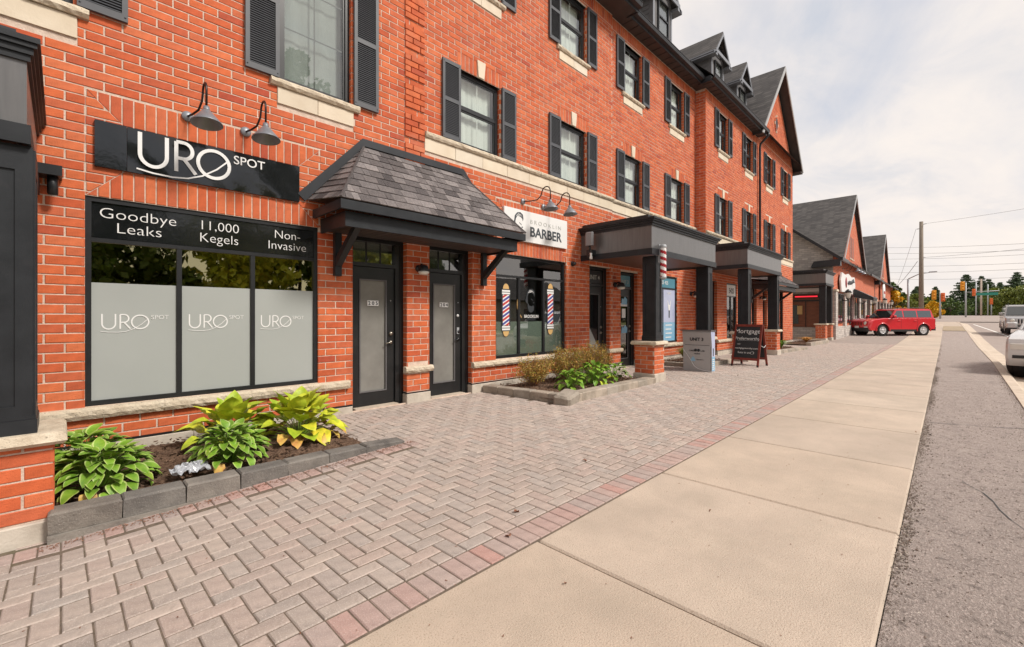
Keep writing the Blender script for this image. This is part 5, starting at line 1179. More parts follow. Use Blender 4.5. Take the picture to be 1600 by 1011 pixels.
# crumbs of leaf and seed scattered on the forecourt
db = MB()
for _ in range(420):
    x, y = RS.uniform(-.5, 14), RS.uniform(.3, 4.0); l = RS.uniform(.002, .007); db.M = Matrix.Translation((x, y, gz(x, y)+.003)) @ Euler((0, 0, RS.uniform(0, 6))).to_matrix().to_4x4(); db.add([(-l, -l*.4, 0), (l, -l*.4, .002), (l, l*.4, 0), (-l, l*.4, .003)], [(0, 1, 2, 3)])
for _ in range(700):
    x = RS.uniform(-.1, 2.6); y = 4.03 - abs(RS.normal(0, .05)); l = RS.uniform(.003, .008); db.M = Matrix.Translation((x, y, gz(x, y)+.004)) @ Euler((0, 0, RS.uniform(0, 6))).to_matrix().to_4x4(); db.add([(-l, -l*.5, 0), (l, -l*.5, .003), (l, l*.5, 0), (-l, l*.5, .003)], [(0, 1, 2, 3)])
o = db.build('leaf_crumbs', M['deadleaf'], kind='stuff'); tag(o, 'tiny crumbs of dry leaf scattered over the paving', 'debris')

# ------------------------------------------------------------ leaflet box and chalkboard
bx = thing('leaflet_box', 'grey metal drop box lettered UNIT 3 with a pale blue poster on its side', 'drop box', (10.74, 3.95, 0))
# long grey face looks back along the street (-X); local frame: x depth, y width
q = MB(); Wd, D0 = .68, .20
prof = [(0, .0), (D0, 0), (D0+.0, .97), (-.03, .985), (-.05, .93), (0, .62)]
q.prism([(x, 0, z) for x, z in prof], (0, Wd, 0)); q.M = None; q.build('body', M['box_grey'], bx)
q = MB(); q.prism([(-.075, -.02, .975), (D0+.02, -.02, .955), (D0+.02, -.02, .985), (-.075, -.02, 1.0)], (0, Wd+.08, 0)); q.build('lid', M['siding'], bx)
q = MB(); q.box(-.006, -.0005, .05, Wd-.05, .625, .632); q.box(-.004, -.0, .02, .024, .02, .6); q.build('seam', M['frame'], bx)
q = MB(); q.add([(-.045, -.003, .96), (D0, -.003, .96), (D0, -.003, .02), (.01, -.003, .02), (.01, -.003, .62), (-.05, -.003, .93)], [(5, 4, 3, 2, 1, 0)][::1]); q.add([(-.045, -.0032, .955), (.0, -.0032, .955)], []); q.build('poster', M['poster_pale'], bx)
q = MB(); q.add([(.012, -.0045, .03), (D0-.004, -.0045, .03), (D0-.004, -.0045, .36), (.012, -.0045, .36)], [(0, 1, 2, 3)]); q.build('poster_foot', M['poster_blue'], bx)
for k in range(6): q = MB(); q.box(.03, D0-.03-.02*(k % 2), -.0065, -.005, .06+k*.045, .078+k*.045); q.build('print_line', M['white'], bx)
q = MB(); q.prism([(.07, -.006, .38), (.12, -.006, .38), (.125, -.006, .56), (.065, -.006, .56)], (0, .001, 0)); q.build('printed_figure', M['ink_grey'], bx)
def Tx(s, y, z, size, m, off=-.006, **k): return text('lettering', s, m, bx, Matrix.Translation((off, y, z)) @ face_mat((0, 0, 0), '-X'), size, **k)
Tx('UNIT 3', Wd/2+.0, .735, .105, M['ink'], -.032, bold=.003)
Tx('CARE', Wd/2+.13, .475, .055, M['ink']); Tx('LAB', Wd/2-.13, .475, .055, M['ink']); Tx('medical', Wd/2, .41, .045, M['ink']); Tx('laboratory', Wd/2-.07, .27, .04, M['siding'])
for yy in (Wd/2-.035, Wd/2+.035): q = MB(); q.lathe([(.035, -.006), (.035, -.001)], 16, 'X', (0, yy, .505)); q.build('logo_dot', M['ink'], bx)
q = MB(); q.prism([(-.006, .50, .24), (-.006, .38, .24), (-.006, .40, .31), (-.006, .44, .36), (-.006, .48, .30)], (.004, 0, 0)); q.build('logo_mark', M['poster_blue'], bx)
q = MB(); q.tube([(-.01, Wd, .52), (-.02, .55, .36), (-.02, .40, .12), (-.015, .30, .06), (-.01, .16, .03), (-.0, .0, .015)], .006, 5); q.build('strap', M['offwhite'], bx)
ab_ = thing('chalkboard_sign', 'folding chalkboard in a reddish wooden frame handwritten Mortgage, standing on the paving', 'chalkboard', (12.95, 3.78, 0), R(-4))
for s in (-1, 1):
    W2, H2, spread = .345, 1.14, .33; tl = math.atan2(spread-.02, H2)
    MM = Matrix.Translation((s*spread, 0, 0)) @ Euler((0, -s*tl, 0)).to_matrix().to_4x4()
    q = MB(); q.M = MM; q.box(-.015, .015, -W2, -W2+.05, 0, H2); q.box(-.015, .015, W2-.05, W2, 0, H2); q.box(-.015, .015, -W2+.05, W2-.05, H2-.06, H2); q.box(-.015, .015, -W2+.05, W2-.05, .17, .23); q.build('frame', M['red_wood'], ab_)
    q = MB(); q.M = MM; q.box(-.006, .006, -W2+.05, W2-.05, .23, H2-.06); q.build('board', M['chalkboard'], ab_)
    q = MB(); q.M = MM
    for yy in (-W2+.025, W2-.025): q.box(-.018, .018, yy-.022, yy+.022, -.005, .05)
    q.build('foot', M['car_trim'], ab_)
    if s < 0:
        for tx, z, sz, al in (('Mortgage', .90, .17, .01), ('Preferworthy', .72, .115, 0), ('mortgageworthy.com', .47, .066, 0), ('Suite in unit  2', .35, .07, 0), ('visit', .585, .05, .2)):
            text('chalk_writing', tx, M['chalk'], ab_, MM @ Matrix.Translation((-.0075, al, z)) @ face_mat((0, 0, 0), '-X'), sz, .0008)
        q = MB(); q.M = MM; q.tube([(-.008, -.155+.038*math.cos(t), .37+.038*math.sin(t)) for t in np.linspace(0, 6.28, 18)], .0025, 4); q.tube([(-.008, .24, .695), (-.008, -.26, .705)], .002, 4); q.build('chalk_line', M['chalk'], ab_)
q = MB(); q.tube([(-.16, -.35, .55), (0, -.36, .50), (.16, -.35, .55)], .006, 5); q.build('stay_rope', M['offwhite'], ab_)
# loose grit washed along the slab edges and the kerb
gm = MB(); rn = []
def stone_bit(x, y, z, l):
    gm.M = Matrix.Translation((x, y, z)) @ Euler(tuple(RS.uniform(0, 3, 3))).to_matrix().to_4x4(); gm.add([(-l, 0, 0), (l, 0, 0), (0, l*.8, 0), (0, -l*.3, l)], [(0, 1, 3), (1, 2, 3), (2, 0, 3), (0, 2, 1)]); rn.extend([RS.rand()] * 4)
for _ in range(5200):
    x = RS.uniform(.3, 16) if RS.rand() < .8 else RS.uniform(2, 30); y = .20 - abs(RS.normal(0, .035)) + (.012 if RS.rand() < .2 else 0); stone_bit(x, y, gz(x) - .008, RS.uniform(.003, .009) * (1 + .5*math.sin(x*2.1)))
for _ in range(1500): x = RS.uniform(.3, 16); stone_bit(x, CY(x) + abs(RS.normal(0, .04)), gz(x) - .008, RS.uniform(.003, .009))
for _ in range(2600): x = RS.uniform(.3, 12); stone_bit(x, RS.uniform(CY(x), .2), gz(x) - .012, RS.uniform(.004, .010))
o = gm.build('grit', M['grit'], kind='stuff'); set_rnd(o.data, rn); tag(o, 'loose grit along the asphalt edges', 'grit')
# hairline cracks wandering across the asphalt strip
ck = MB()
for x0, y0, dx, dy, n in ((7.6, .15, .05, -.09, 9), (12.4, .18, .10, -.10, 9), (3.3, -.62, .14, .045, 12), (17.5, .15, .04, -.12, 9), (23.0, .15, .03, -.12, 9)):
    x, y = x0, y0; p = [(x, y)]
    for _ in range(n): x += dx + RS.uniform(-.05, .05); y += dy + RS.uniform(-.03, .03); p.append((x, max(CY(x) + .02, min(.19, y))))
    for (a, b), (c, d) in zip(p, p[1:]):
        w_ = RS.uniform(.003, .006); ck.add([(a - w_, b - w_, gz(a) - .0085), (a + w_, b + w_, gz(a) - .0085), (c + w_, d + w_, gz(c) - .0085), (c - w_, d - w_, gz(c) - .0085)], [(0, 1, 2, 3)])
ck.build('asphalt_cracks', M['ink'], kind='structure')
# ------------------------------------------------------------ the next buildings along the street
def far_building(label, x0, x1, gx0, gx1, zg, yf=4.55):
    r = thing('gabled_building', label, 'building'); z0 = gz((x0+x1)/2) - .3; ze = 4.75; gx = (gx0+gx1)/2; gp = 9.45
    q = MB(); q.add([(x0, yf, z0), (x1, yf, z0), (x1, yf, ze), (gx1-.4, yf, ze), (gx, yf, gp-.35), (gx0+.4, yf, ze), (x0, yf, ze)], [(0, 1, 2, 3, 4, 5, 6)]); q.quad((x1, yf, z0), (x1, 16, z0), (x1, 16, ze), (x1, yf, ze)); q.quad((x1, 16, z0), (x0, 16, z0), (x0, 16, ze), (x1, 16, ze)); q.build('front_wall', M['brick_far'], r)
    q = MB(); ym = (yf+16)/2; pk = ze + (ym-yf)*.82
    q.add([(x0, 16, z0), (x0, yf, z0), (x0, yf, ze), (x0, ym, pk), (x0, 16, ze)], [(0, 1, 2, 3, 4)]); q.build('side_wall', M['stone_far'], r); q = MB(); q.add([(x1, 16, ze), (x1, yf, ze), (x1, ym, pk)], [(0, 1, 2)]); q.build('side_wall', M['stone_far'], r)
    q = MB(); o = .4
    q.prism([(x0-o, yf-o, ze-.30), (x0-o, ym, pk+.05), (x0-o, ym, pk+.17), (x0-o, yf-o-.05, ze-.18)], (x1-x0+2*o, 0, 0)); q.prism([(x0-o, ym, pk+.05), (x0-o, 16+o, ze-.3), (x0-o, 16+o, ze-.18), (x0-o, ym, pk+.17)], (x1-x0+2*o, 0, 0)); q.build('roof', M['shingle_far'], r)
    q = MB()
    for s, ga in ((-1, gx0), (1, gx1)):
        w_ = [(ga, yf-.20, 4.55), (gx, yf-.20, gp), (gx, yf-.20, gp+.12), (ga+s*.06, yf-.20, 4.65)]; q.prism(w_ if s < 0 else w_[::-1], (0, ym+.5-yf, 0))
    q.build('gable_roof', M['shingle_far'], r)
    q = MB()
    for s, ga in ((-1, gx0), (1, gx1)): q.prism([(ga, yf-.24, 4.45), (gx, yf-.24, gp+.10), (gx, yf-.24, gp-.12), (ga-s*.16, yf-.24, 4.45)], (0, .035, 0))
    q.build('verge_board', M['verge'], r)
    q = MB(); q.prism([(x0-o-.02, yf-o, ze-.34), (x0-o-.02, ym, pk+.0), (x0-o-.02, ym, pk+.17), (x0-o-.02, yf-o, ze-.14)], (.05, 0, 0)); q.box(x0-.4, gx0-.0, yf-.5, yf-.38, ze-.32, ze-.16); q.box(gx1, x1+.4, yf-.5, yf-.38, ze-.32, ze-.16); q.build('gutter', M['metal_dark'], r)
    q = MB(); q.prism([(x0-.4, yf-.38, ze-.62), (x0-.4, yf+1.0, ze-.62), (x0-.4, yf+.85, ze-.30), (x0-.4, yf-.38, ze-.25)], (.4, 0, 0)); q.build('eave_return', M['metal_dark'], r)
    for dx in (-1.2, -.55, .1, .75)[:3]:
        q = MB(); q.box(gx+dx-.12, gx+dx+.12, yf-.01, yf+.05, 5.2, 6.6); q.build('slit_window', M['frame'], r)
        q = MB(); q.box(gx+dx-.16, gx+dx+.16, yf-.05, yf-.005, 5.1, 5.19); q.build('stone_sill', M['stone'], r)
    zb = gz((x0+x1)/2); nx = 6; step = (x1-x0-.8)/nx
    for i in range(nx):
        a = x0 + .4 + i*step
        q = MB(); q.box(a-.34, a+.34, yf-.12, yf-.004, zb-.2, 2.75); q.build('stone_pilaster', M['stone_far'], r)
        q = MB(); q.box(a-.38, a+.38, yf-.16, yf-.003, 2.752, 2.86); q.build('stone_cap', M['stone'], r)
        q = MB(); frame_rect(q, a+.5, a+step-.5, zb+.75, 2.7, yf-.07, yf-.01, .07); q.box(a+step/2-.04, a+step/2+.04, yf-.06, yf-.012, zb+.8, 2.65); wn = q.build('window', M['frame'], r)
        q = MB(); q.box(a+.57, a+step-.57, yf-.04, yf-.034, zb+.82, 2.63); q.build('pane', M['car_glass'], wn)
        q = MB(); q.box(a+.34, a+step-.34, yf-.10, yf-.005, zb-.2, zb+.55); q.build('stone_apron', M['stone_far'], r)
    return r
B2 = far_building('long gabled brick and stone building with a tall shingled roof beyond the driveway', 30.4, 50.2, 32.3, 43.1, 9.5)
B3 = far_building('smaller looking gabled brick building farthest down the row with a round sign', 50.6, 69.0, 52.6, 63.4, 9.3)
q = MB(); q.box(30.33, 30.38, 4.6, 7.6, -.2, .70); q.build('stone_step_wall', M['stone_far'], B2)
q = MB(); q.box(30.30, 30.36, 4.95, 6.9, .72, 2.62); q.build('brown_panel', M['brown_door'], B2)
q = MB(); q.box(30.27, 30.298, 5.82, 5.85, .72, 2.2); q.box(30.27, 30.298, 4.9, 6.9, 2.2, 2.28); q.build('panel_joint', M['frame'], B2)
q = MB(); q.box(30.27, 30.299, 6.2, 6.75, .9, 2.0); q.build('side_window', M['car_glass'], B2)
q = MB(); q.box(30.25, 30.268, 6.0, 6.25, 1.45, 1.95); q.build('notice', M['gold'], B2)
q = MB(); q.box(30.24, 30.29, 4.9, 6.9, 2.75, 2.95); q.build('fascia_board', M['offwhite'], B2)
ne = thing('neon_sign', 'thin red neon strip under the farthest porch', 'neon sign', (30.2, 5.8, 2.48)); q = MB(); q.box(.0, .05, -.62, .62, -.08, .08); q.build('backing', M['frame'], ne); q = MB(); q.tube([(-.02, -.55, .0), (-.02, .55, .0)], .035, 8); q.build('tube', M['neon'], ne)
sg = thing('shop_sign', 'pale scroll shaped hanging sign on the front of the gabled building beyond the driveway', 'sign', (34.6, 4.50, 3.35))
q = MB(); pts = [(-1.35, 0, -.55), (-1.5, 0, .1), (-1.3, 0, .55), (-.6, 0, .48), (0, 0, .62), (.6, 0, .48), (1.3, 0, .55), (1.5, 0, .0), (1.2, 0, -.6), (.5, 0, -.5), (0, 0, -.62), (-.6, 0, -.5)]; q.prism([(x*1.9, -.12, z*1.05) for x, _, z in pts], (0, .08, 0)); q.build('board', M['offwhite'], sg)
q = MB(); q.lathe([(.32, -.135), (.32, -.122)], 18, 'Y', (-1.0, 0, .05)); q.build('emblem', M['redw'], sg)
q = MB(); q.tube([(-.4 + .16*i, -.125, .12*math.sin(i*1.9) + .02*i) for i in range(17)], .045, 6); q.build('script_flourish', M['ink_grey'], sg)
for i in range(3): gooseneck(['nearest', 'middle', 'farthest'][i] + ' of three small lamps arching over the pale scroll sign', 33.6 + i*1.3, 4.25, .7, .4, y=4.54, side=.3)
sg = thing('shop_sign', 'round pale sign on the front of the farthest gabled building', 'sign', (54.6, 4.3, 3.6)); q = MB(); q.lathe([(.9, -.10), (.92, -.05), (.92, 0)], 28, 'Y'); q.build('disc', M['offwhite'], sg); q = MB(); q.box(-.6, .6, -.115, -.102, -.12, .12); q.build('print_band', M['redw'], sg)
aw = thing('awning', 'black sloping awning under the pale scroll sign', 'awning', (37.3, 4.33, 0)); q = MB(); q.prism([(-.9, 0, 3.15), (-.9, -1.0, 2.55), (-.9, -1.0, 2.35), (-.9, 0, 2.6)], (1.9, 0, 0)); q.build('canopy_cloth', M['frame'], aw)
def lantern(label, X, Z, Y=4.42):
    r = thing('wall_lantern', label, 'lantern', (X, Y, Z), 0, 'lanterns on the stone pilasters'); q = MB(); q.tube([(0, 0, -.25), (0, -.25, -.3), (0, -.3, -.18)], .03, 6); q.box(-.06, .06, -.02, .0, -.4, -.1); q.build('bracket', M['frame'], r)
    q = MB(); q.M = Matrix.Translation((0, -.3, 0)); q.lathe([(.10, -.16), (.17, .16), (.17, .17)], 8); q.build('lamp_glass', M['lamp_lens'], r); q = MB(); q.M = Matrix.Translation((0, -.3, 0)); q.lathe([(.20, .175), (.10, .32), (.02, .38)], 8); q.lathe([(.03, -.24), (.11, -.165)], 8); q.build('lantern_top', M['frame'], r)
for i, (X, nm) in enumerate(((32.3, 'at the corner by the scroll sign'), (39.6, 'just past the black awning'), (46.0, 'near the end of the same front'))): lantern('white glass lantern on a black bracket ' + nm, X, 2.55)
lantern('white glass lantern on the farthest gabled building', 54.0, 2.7); lantern('last white glass lantern in front of the yellow tree', 61.0, 2.7)

# ------------------------------------------------------------ vehicles
def wheel(root, x, y, side, r=.35, w_=.22, spokes=5, steer=0, rimr=.66):
    MM = Matrix.Translation((x, y, r)) @ Euler((0, 0, steer)).to_matrix().to_4x4()
    t = MB(); t.M = MM; rr = r*rimr; t.lathe([(rr, -w_/2), (r-.03, -w_/2), (r-.005, -w_/2+.03), (r, 0), (r-.005, w_/2-.03), (r-.03, w_/2), (rr, w_/2)], 28, 'Y', caps=False)
    ty = t.build('tyre', M['tyre'], root)
    q = MB(); q.M = MM; ys = side*(w_/2-.012); q.lathe([(rr+.005, ys-side*.02), (rr+.004, ys+side*.006), (rr-.035, ys+side*.004), (rr-.04, ys-side*.04)], 28, 'Y')
    for k in range(spokes):
        a = 2*math.pi*k/spokes + .3; c, s = math.cos(a), math.sin(a); w2 = .038; L0 = rr-.03
        q.prism([(c*.03 - s*w2, ys-side*.02, s*.03 + c*w2), (c*L0 - s*w2*1.25, ys-side*.015, s*L0 + c*w2*1.25), (c*L0 + s*w2*1.25, ys-side*.015, s*L0 - c*w2*1.25), (c*.03 + s*w2, ys-side*.02, s*.03 - c*w2)], (0, side*.02, 0))
    q.lathe([(.065, ys-side*.02), (.06, ys+side*.006)], 14, 'Y'); q.build('rim', M['rim'], ty)
    q = MB(); q.M = MM; q.lathe([(rr, ys-side*.05), (rr, ys-side*.045)], 20, 'Y'); q.build('brake', M['car_trim'], ty)
def suv(label, loc, rz, paint, L=4.42, Wd=1.78, H=1.66, boxy=True, r=.345, cat='suv', wb=2.63, steer=0, fw=None, group=None, plate=True, rails=True, hood=1.02, SH=.02):
    """faces +x locally; origin on the ground under the middle"""
    root = thing('parked_car' if 'parked' in label else 'car', label, cat, loc, rz, group); hw = Wd/2; f, b = L/2, -L/2; xf, xr = wb/2 + SH, -wb/2 + SH; ra = r + .07; belt = hood + .02; sill = .36
    def arch(cx): return [(cx + ra*math.cos(t), max(.30, r + ra*math.sin(t))) for t in np.linspace(math.pi*1.0, 0, 11)]
    prof = [(b+.02, .42), (b, .62), (b+.02, belt-.02), (b+.10, belt), (xf-.55, belt), (xf-.1, belt-.0), (f-.28, hood-.08), (f-.05, hood-.17), (f, hood-.32), (f, .50), (f-.04, .40), (f-.12, .32)]
    low = [(xf+ra, sill-.04)] + arch(xf)[::-1] + [(xf-ra, sill)] + [(xr+ra, sill)] + arch(xr)[::-1] + [(xr-ra, .40)]
    # side profile is extruded in three steps so that shoulders and sills turn in
    P = prof + low; n = len(P)
    def ring(y, ins, top): 
        o = []
        for x, z in P:
            k = ins if (z > belt-.35 or z < .45) else ins*.4
            o.append((x*(1 - k*.35), y, z - (k*.35 if z > belt-.2 else 0)))
        return o
    q = MB(); rings = [ring(-hw, .10, 1), ring(-hw+.05, .0, 1), ring(hw-.05, .0, 1), ring(hw, .10, 1)]
    vs = [v for rg in rings for v in rg]; fs = [tuple(range(n)), tuple(range(3*n, 4*n))[::-1]]
    for k in range(3): fs += [(k*n+i, (k+1)*n+i, (k+1)*n+(i+1) % n, k*n+(i+1) % n) for i in range(n)]
    q.add(vs, fs); bo = q.build('body', M[paint], root); bevel(bo, .018, 2, 28)
    for p_ in bo.data.polygons: p_.use_smooth = True
    bo.data.set_sharp_from_angle(angle=R(35)) if hasattr(bo.data, 'set_sharp_from_angle') else None
    # cabin
    AB, AT = (.50, 1.05) if boxy else (.30, 1.12)
    cb = [(b+.06, belt-.02), (b+(.16 if boxy else .35), H-.10), (b+(.28 if boxy else .7), H-.02), (-.1, H), (xf-AT, H-.04), (xf-AT+.10, H-.08), (xf-AB, belt-.01)]
    if not boxy: cb[0] = (b+.12, belt-.02)
    y0, y1 = hw-.04, hw-.17
    def cy(z): return y0 + (y1-y0)*(z-belt)/(H-belt)
    q = MB(); m_ = len(cb); vs = [(x, -cy(z), z) for x, z in cb] + [(x, cy(z), z) for x, z in cb]; q.add(vs, [tuple(range(m_))[::-1], tuple(range(m_, 2*m_))] + [(i, (i+1) % m_, m_+(i+1) % m_, m_+i) for i in range(m_)]); co = q.build('cabin', M[paint], root); bevel(co, .03, 2, 20)
    for p_ in co.data.polygons: p_.use_smooth = True
    if hasattr(co.data, 'set_sharp_from_angle'): co.data.set_sharp_from_angle(angle=R(40))
    zt, zb_ = H-.13, belt+.05; xa = lambda z: xf-AB - (AT-.10-AB)*(z-belt)/(H-.08-belt)
    xb_ = lambda z: cb[0][0] + (cb[1][0]-cb[0][0])*(z-belt)/(H-.1-belt)
    pil = [xa(zb_)-.12, -.12, -1.02, xb_(zb_)+.14]; names = []
    for s in (-1, 1):
        for i in range(3):
            a, c = pil[i] - (.04 if i else 0), pil[i+1] + .04
            at = min(a, xa(zt)-.10) if i == 0 else a; ct = c if i < 2 else max(c, xb_(zt)+.10)
            if at - ct < .1: continue
            g = MB(); o = .006; g.prism([(a, s*(cy(zb_)+o), zb_), (at, s*(cy(zt)+o), zt), (ct, s*(cy(zt)+o), zt), (c, s*(cy(zb_)+o), zb_)], (0, -s*.004, 0)); g.build('side_window', M['car_glass'], root)
    g = MB(); o = .012; z1_, z0_ = H-.11, belt+.03; g.add([(xa(z0_)+o, -cy(z0_)+.07, z0_), (xa(z0_)+o, cy(z0_)-.07, z0_), (xa(z1_)+o, cy(z1_)-.06, z1_), (xa(z1_)+o, -cy(z1_)+.06, z1_)], [(0, 1, 2, 3)]); g.build('windscreen', M['car_glass'], root)
    g = MB(); xq = xb_; g.add([(xq(z0_)-.012, cy(z0_)-.09, z0_+.02), (xq(z0_)-.012, -cy(z0_)+.09, z0_+.02), (xq(z1_)-.012, -cy(z1_)+.08, z1_), (xq(z1_)-.012, cy(z1_)-.08, z1_)], [(0, 1, 2, 3)]); g.build('rear_window', M['car_glass'], root)
    tr = MB()
    for s in (-1, 1):
        yo = s*(hw-.06); tr.box(xr+ra, xf-ra, *sorted((s*(hw-.08), s*(hw+.006))), sill-.10, sill+.04)
    tr.box(f-.25, f+.03, -hw+.05 if boxy else -hw+.3, hw-.05 if boxy else hw-.3, .26, .50 if boxy else .40); tr.box(b-.03, b+.2, -hw+.05, hw-.05, .32, .56); tr.build('lower_cladding', M['car_trim'], root)
    for s in (-1, 1):
        for cx in (xf, xr):
            fl_ = MB(); pts = [(cx + (ra+.02)*math.cos(t), s*(hw+.004), r + (ra+.02)*math.sin(t)) for t in np.linspace(-.15, math.pi+.15, 17)]; fl_.tube(pts, .035, 6); fl_.build('wheel_arch', M[paint if boxy else 'car_trim'], root)
            ww = MB(); ww.lathe([(ra-.005, -.1), (ra-.005, .1)], 18, 'Y', (cx, s*(hw-.16), r)); ww.build('wheel_well', M['car_trim'], root)
    for k_, (cx, s) in enumerate(((xf, 1), (xf, -1), (xr, 1), (xr, -1))): wheel(root, cx, s*(hw-.115), s, r, .22, 5 if boxy else 7, steer if cx > 0 else 0)
    gr = MB(); gr.box(f-.03, f+.006, -hw*.50, hw*.50, .62, hood-.22); gr.build('grille', M['car_trim'], root)
    if boxy:
        for i in range(8): y = -hw*.48 + hw*.96*i/7; gb = MB(); gb.cbox(f-.02, f+.018, y-.026, y+.026, .61, hood-.21, .004); gb.build('grille_bar', M[paint if paint != 'car_silver' else 'rim'], root)
    else:
        for i in range(3): z = .66 + i*.06; gb = MB(); gb.box(f+.0, f+.015, -hw*.48, hw*.48, z, z+.015); gb.build('grille_bar', M['rim'], root)
    for s in (-1, 1):
        h_ = MB()
        if boxy: h_.lathe([(.0, f+.025), (.085, f+.015), (.10, f-.03)], 18, 'X', (0, s*hw*.68, hood-.31)) if False else h_.lathe([(.11, f-.06), (.105, f+.012), (.03, f+.028)], 18, 'X', (0, s*hw*.68, hood-.30))
        else: h_.prism([(f-.22, s*(hw-.02), hood-.22), (f+.004, s*hw*.62, hood-.30), (f+.004, s*hw*.62, hood-.40), (f-.15, s*(hw+.004), hood-.36)], (0, 0, .02)); h_.cbox(f-.16, f+.008, *sorted((s*hw*.58, s*hw*.93)), hood-.40, hood-.26, .02)
        h_.build('headlight', M['lamp_lens'], root)
        h_ = MB(); h_.cbox(f-.05, f+.02, *sorted((s*hw*.6, s*hw*.88)), .50, .57, .01); h_.build('fog_lamp', M['rim' if boxy else 'car_trim'], root)
        h_ = MB(); h_.cbox(b-.012, b+.06, *sorted((s*hw*.80, s*(hw-.04))), .78, belt-.02, .01); h_.build('tail_light', M['redw'], root)
        m2 = MB(); m2.cbox(xf-.72, xf-.56, *sorted((s*(hw+.01), s*(hw+.20))), belt+.03, belt+.19, .03); m2.box(xf-.68, xf-.60, *sorted((s*(hw-.08), s*(hw+.03))), belt+.02, belt+.07); m2.build('wing_mirror', M[paint], root)
        m2 = MB(); m2.cbox(xf-.725, xf-.555, *sorted((s*(hw+.02), s*(hw+.195))), belt+.01, belt+.055, .01); m2.build('mirror_base', M['car_trim'], root)
        for dx in (.08, -.98):
            d_ = MB(); d_.box(dx-.004, dx+.004, *sorted((s*(hw-.02), s*(hw+.0025))), sill+.08, belt-.06); d_.build('door_seam', M['car_trim'], root)
            d_ = MB(); d_.cbox(dx+.06, dx+.24, *sorted((s*(hw-.01), s*(hw+.028))), belt-.17, belt-.135, .008); d_.build('door_handle', M[paint], root)
        if rails: rl = MB(); rl.tube([(xf-1.15, s*(hw-.26), H-.02), (xf-1.25, s*(hw-.26), H+.045), (b+.6, s*(hw-.26), H+.05), (b+.45, s*(hw-.26), H-.01)], .018, 6); rl.build('roof_rail', M['rim' if not boxy else 'car_trim'], root)
    if plate: p_ = MB(); p_.box(f+.02, f+.032, -.16, .16, .46, .60); p_.build('number_plate', M['plate'], root)
    return root
suv('red boxy suv turning across the driveway beside the gabled building', (37.6, 2.62, gz(37.6)), math.atan2(.7137, -.7004) + R(2), 'car_red', L=4.36, H=1.70, wb=2.64, steer=R(4), hood=1.08, SH=-.06)
suv('silver suv with roof rack driving this way beyond the white car', (43.6, -3.55, gz(43.6) - .02), R(180), 'car_silver', L=4.5, Wd=1.86, H=1.80, wb=2.7, hood=1.1)
wc = suv('white crossover parked nose on at the kerb ahead of the silver suv', (17.25, -2.34, -.13), R(180) - R(12.0), 'car_white', L=4.55, Wd=1.86, H=1.72, boxy=False, wb=2.72, r=.37, steer=R(-14), cat='car', hood=1.10)
suv('white crossover parked opposite the shop doors, mirrored in the glass', (6.8, -4.6, -.13), R(180), 'car_white', L=4.55, Wd=1.86, H=1.62, boxy=False, wb=2.72, r=.36, cat='car')
def far_car(label, loc, rz):
    root = thing('car', label, 'car', loc, rz); q = MB(); pr = [(-2.35, .35), (-2.4, .75), (-1.5, .92), (-.9, 1.32), (.2, 1.36), (1.0, .95), (2.2, .80), (2.4, .6), (2.38, .35)]
    q.prism([(x, -.85, z) for x, z in pr], (0, 1.7, 0)); o = q.build('body', M['car_red2'], root); bevel(o, .06, 2, 20)
    q = MB(); q.prism([(-1.4, -.86, .95), (-.85, -.86, 1.27), (.15, -.86, 1.3), (.85, -.86, .97)], (0, 1.72, 0)); q.build('windows', M['car_glass'], root)
    for x in (-1.45, 1.45):
        for s in (-1, 1): wheel(root, x, s*.76, s, .33, .2)
far_car('small dark red car crossing the distant junction', (168, -14.5, gz(168)-.1), R(94))

# ------------------------------------------------------------ poles, signals, wires
up_ = thing('utility_pole', 'tall weathered utility pole behind the red suv', 'utility pole', (52, 1.56, gz(52))); q = MB(); q.tube([(0, 0, -.3), (0, 0, 9.0)], .19, 12, r1=.13); q.build('pole', M['wood_pole'], up_)
q = MB(); q.tube([(0, -.1, 8.75), (0, -.35, 8.8)], .03, 6); q.tube([(0, -.1, 5.9), (0, -.3, 5.9)], .03, 6); q.tube([(0, .1, 8.4), (0, .3, 8.4)], .03, 6); q.build('insulator', M['steel'], up_)
def wire(label, a, b, sag, r=.012, n=16, group='overhead wires'):
    q = MB(); a, b = Vector(a), Vector(b); q.tube([a.lerp(b, i/n) - Vector((0, 0, sag*4*(i/n)*(1-i/n))) for i in range(n+1)], r, 4, close=False); o = q.build('wire', M['wire']); tag(o, label, 'wire', group)
def at(x, y, X):      # a point seen in a given direction, at distance X down the street
    u = (x-800)/FPX; d = X/(CS+u*SN); return (X, d*(SN-u*CS), CAMZ + (495-y)*d/FPX)
P0 = (52, 1.2, gz(52)+8.8); wire('wire from the top of the tall pole running out over the road', P0, (43, -12.4, 9.25), .22, .010)
wire('lower wire from the tall pole running out over the road', (52, 1.25, gz(52)+5.9), (43, -12.4, 6.6), .3, .012)
up2 = thing('utility_pole', 'utility pole on the opposite side of the road carrying the same wires', 'utility pole', (43, -12.6, gz(43))); q = MB(); q.tube([(0, 0, -.3), (0, 0, 9.2)], .18, 12, r1=.13); q.build('pole', M['wood_pole'], up2); q = MB(); q.box(-.06, .06, -.1, .26, 8.9, 9.0); q.build('bracket', M['steel'], up2)
wire('steep wire from the tall pole top down behind the last gable', (52, 1.9, gz(52)+8.4), at(1400, 450, 68), .2, .012)
wire('shorter wire slanting from the tall pole down to the trees', (52, 1.8, gz(52)+5.6), at(1402, 447, 68), .1, .018)
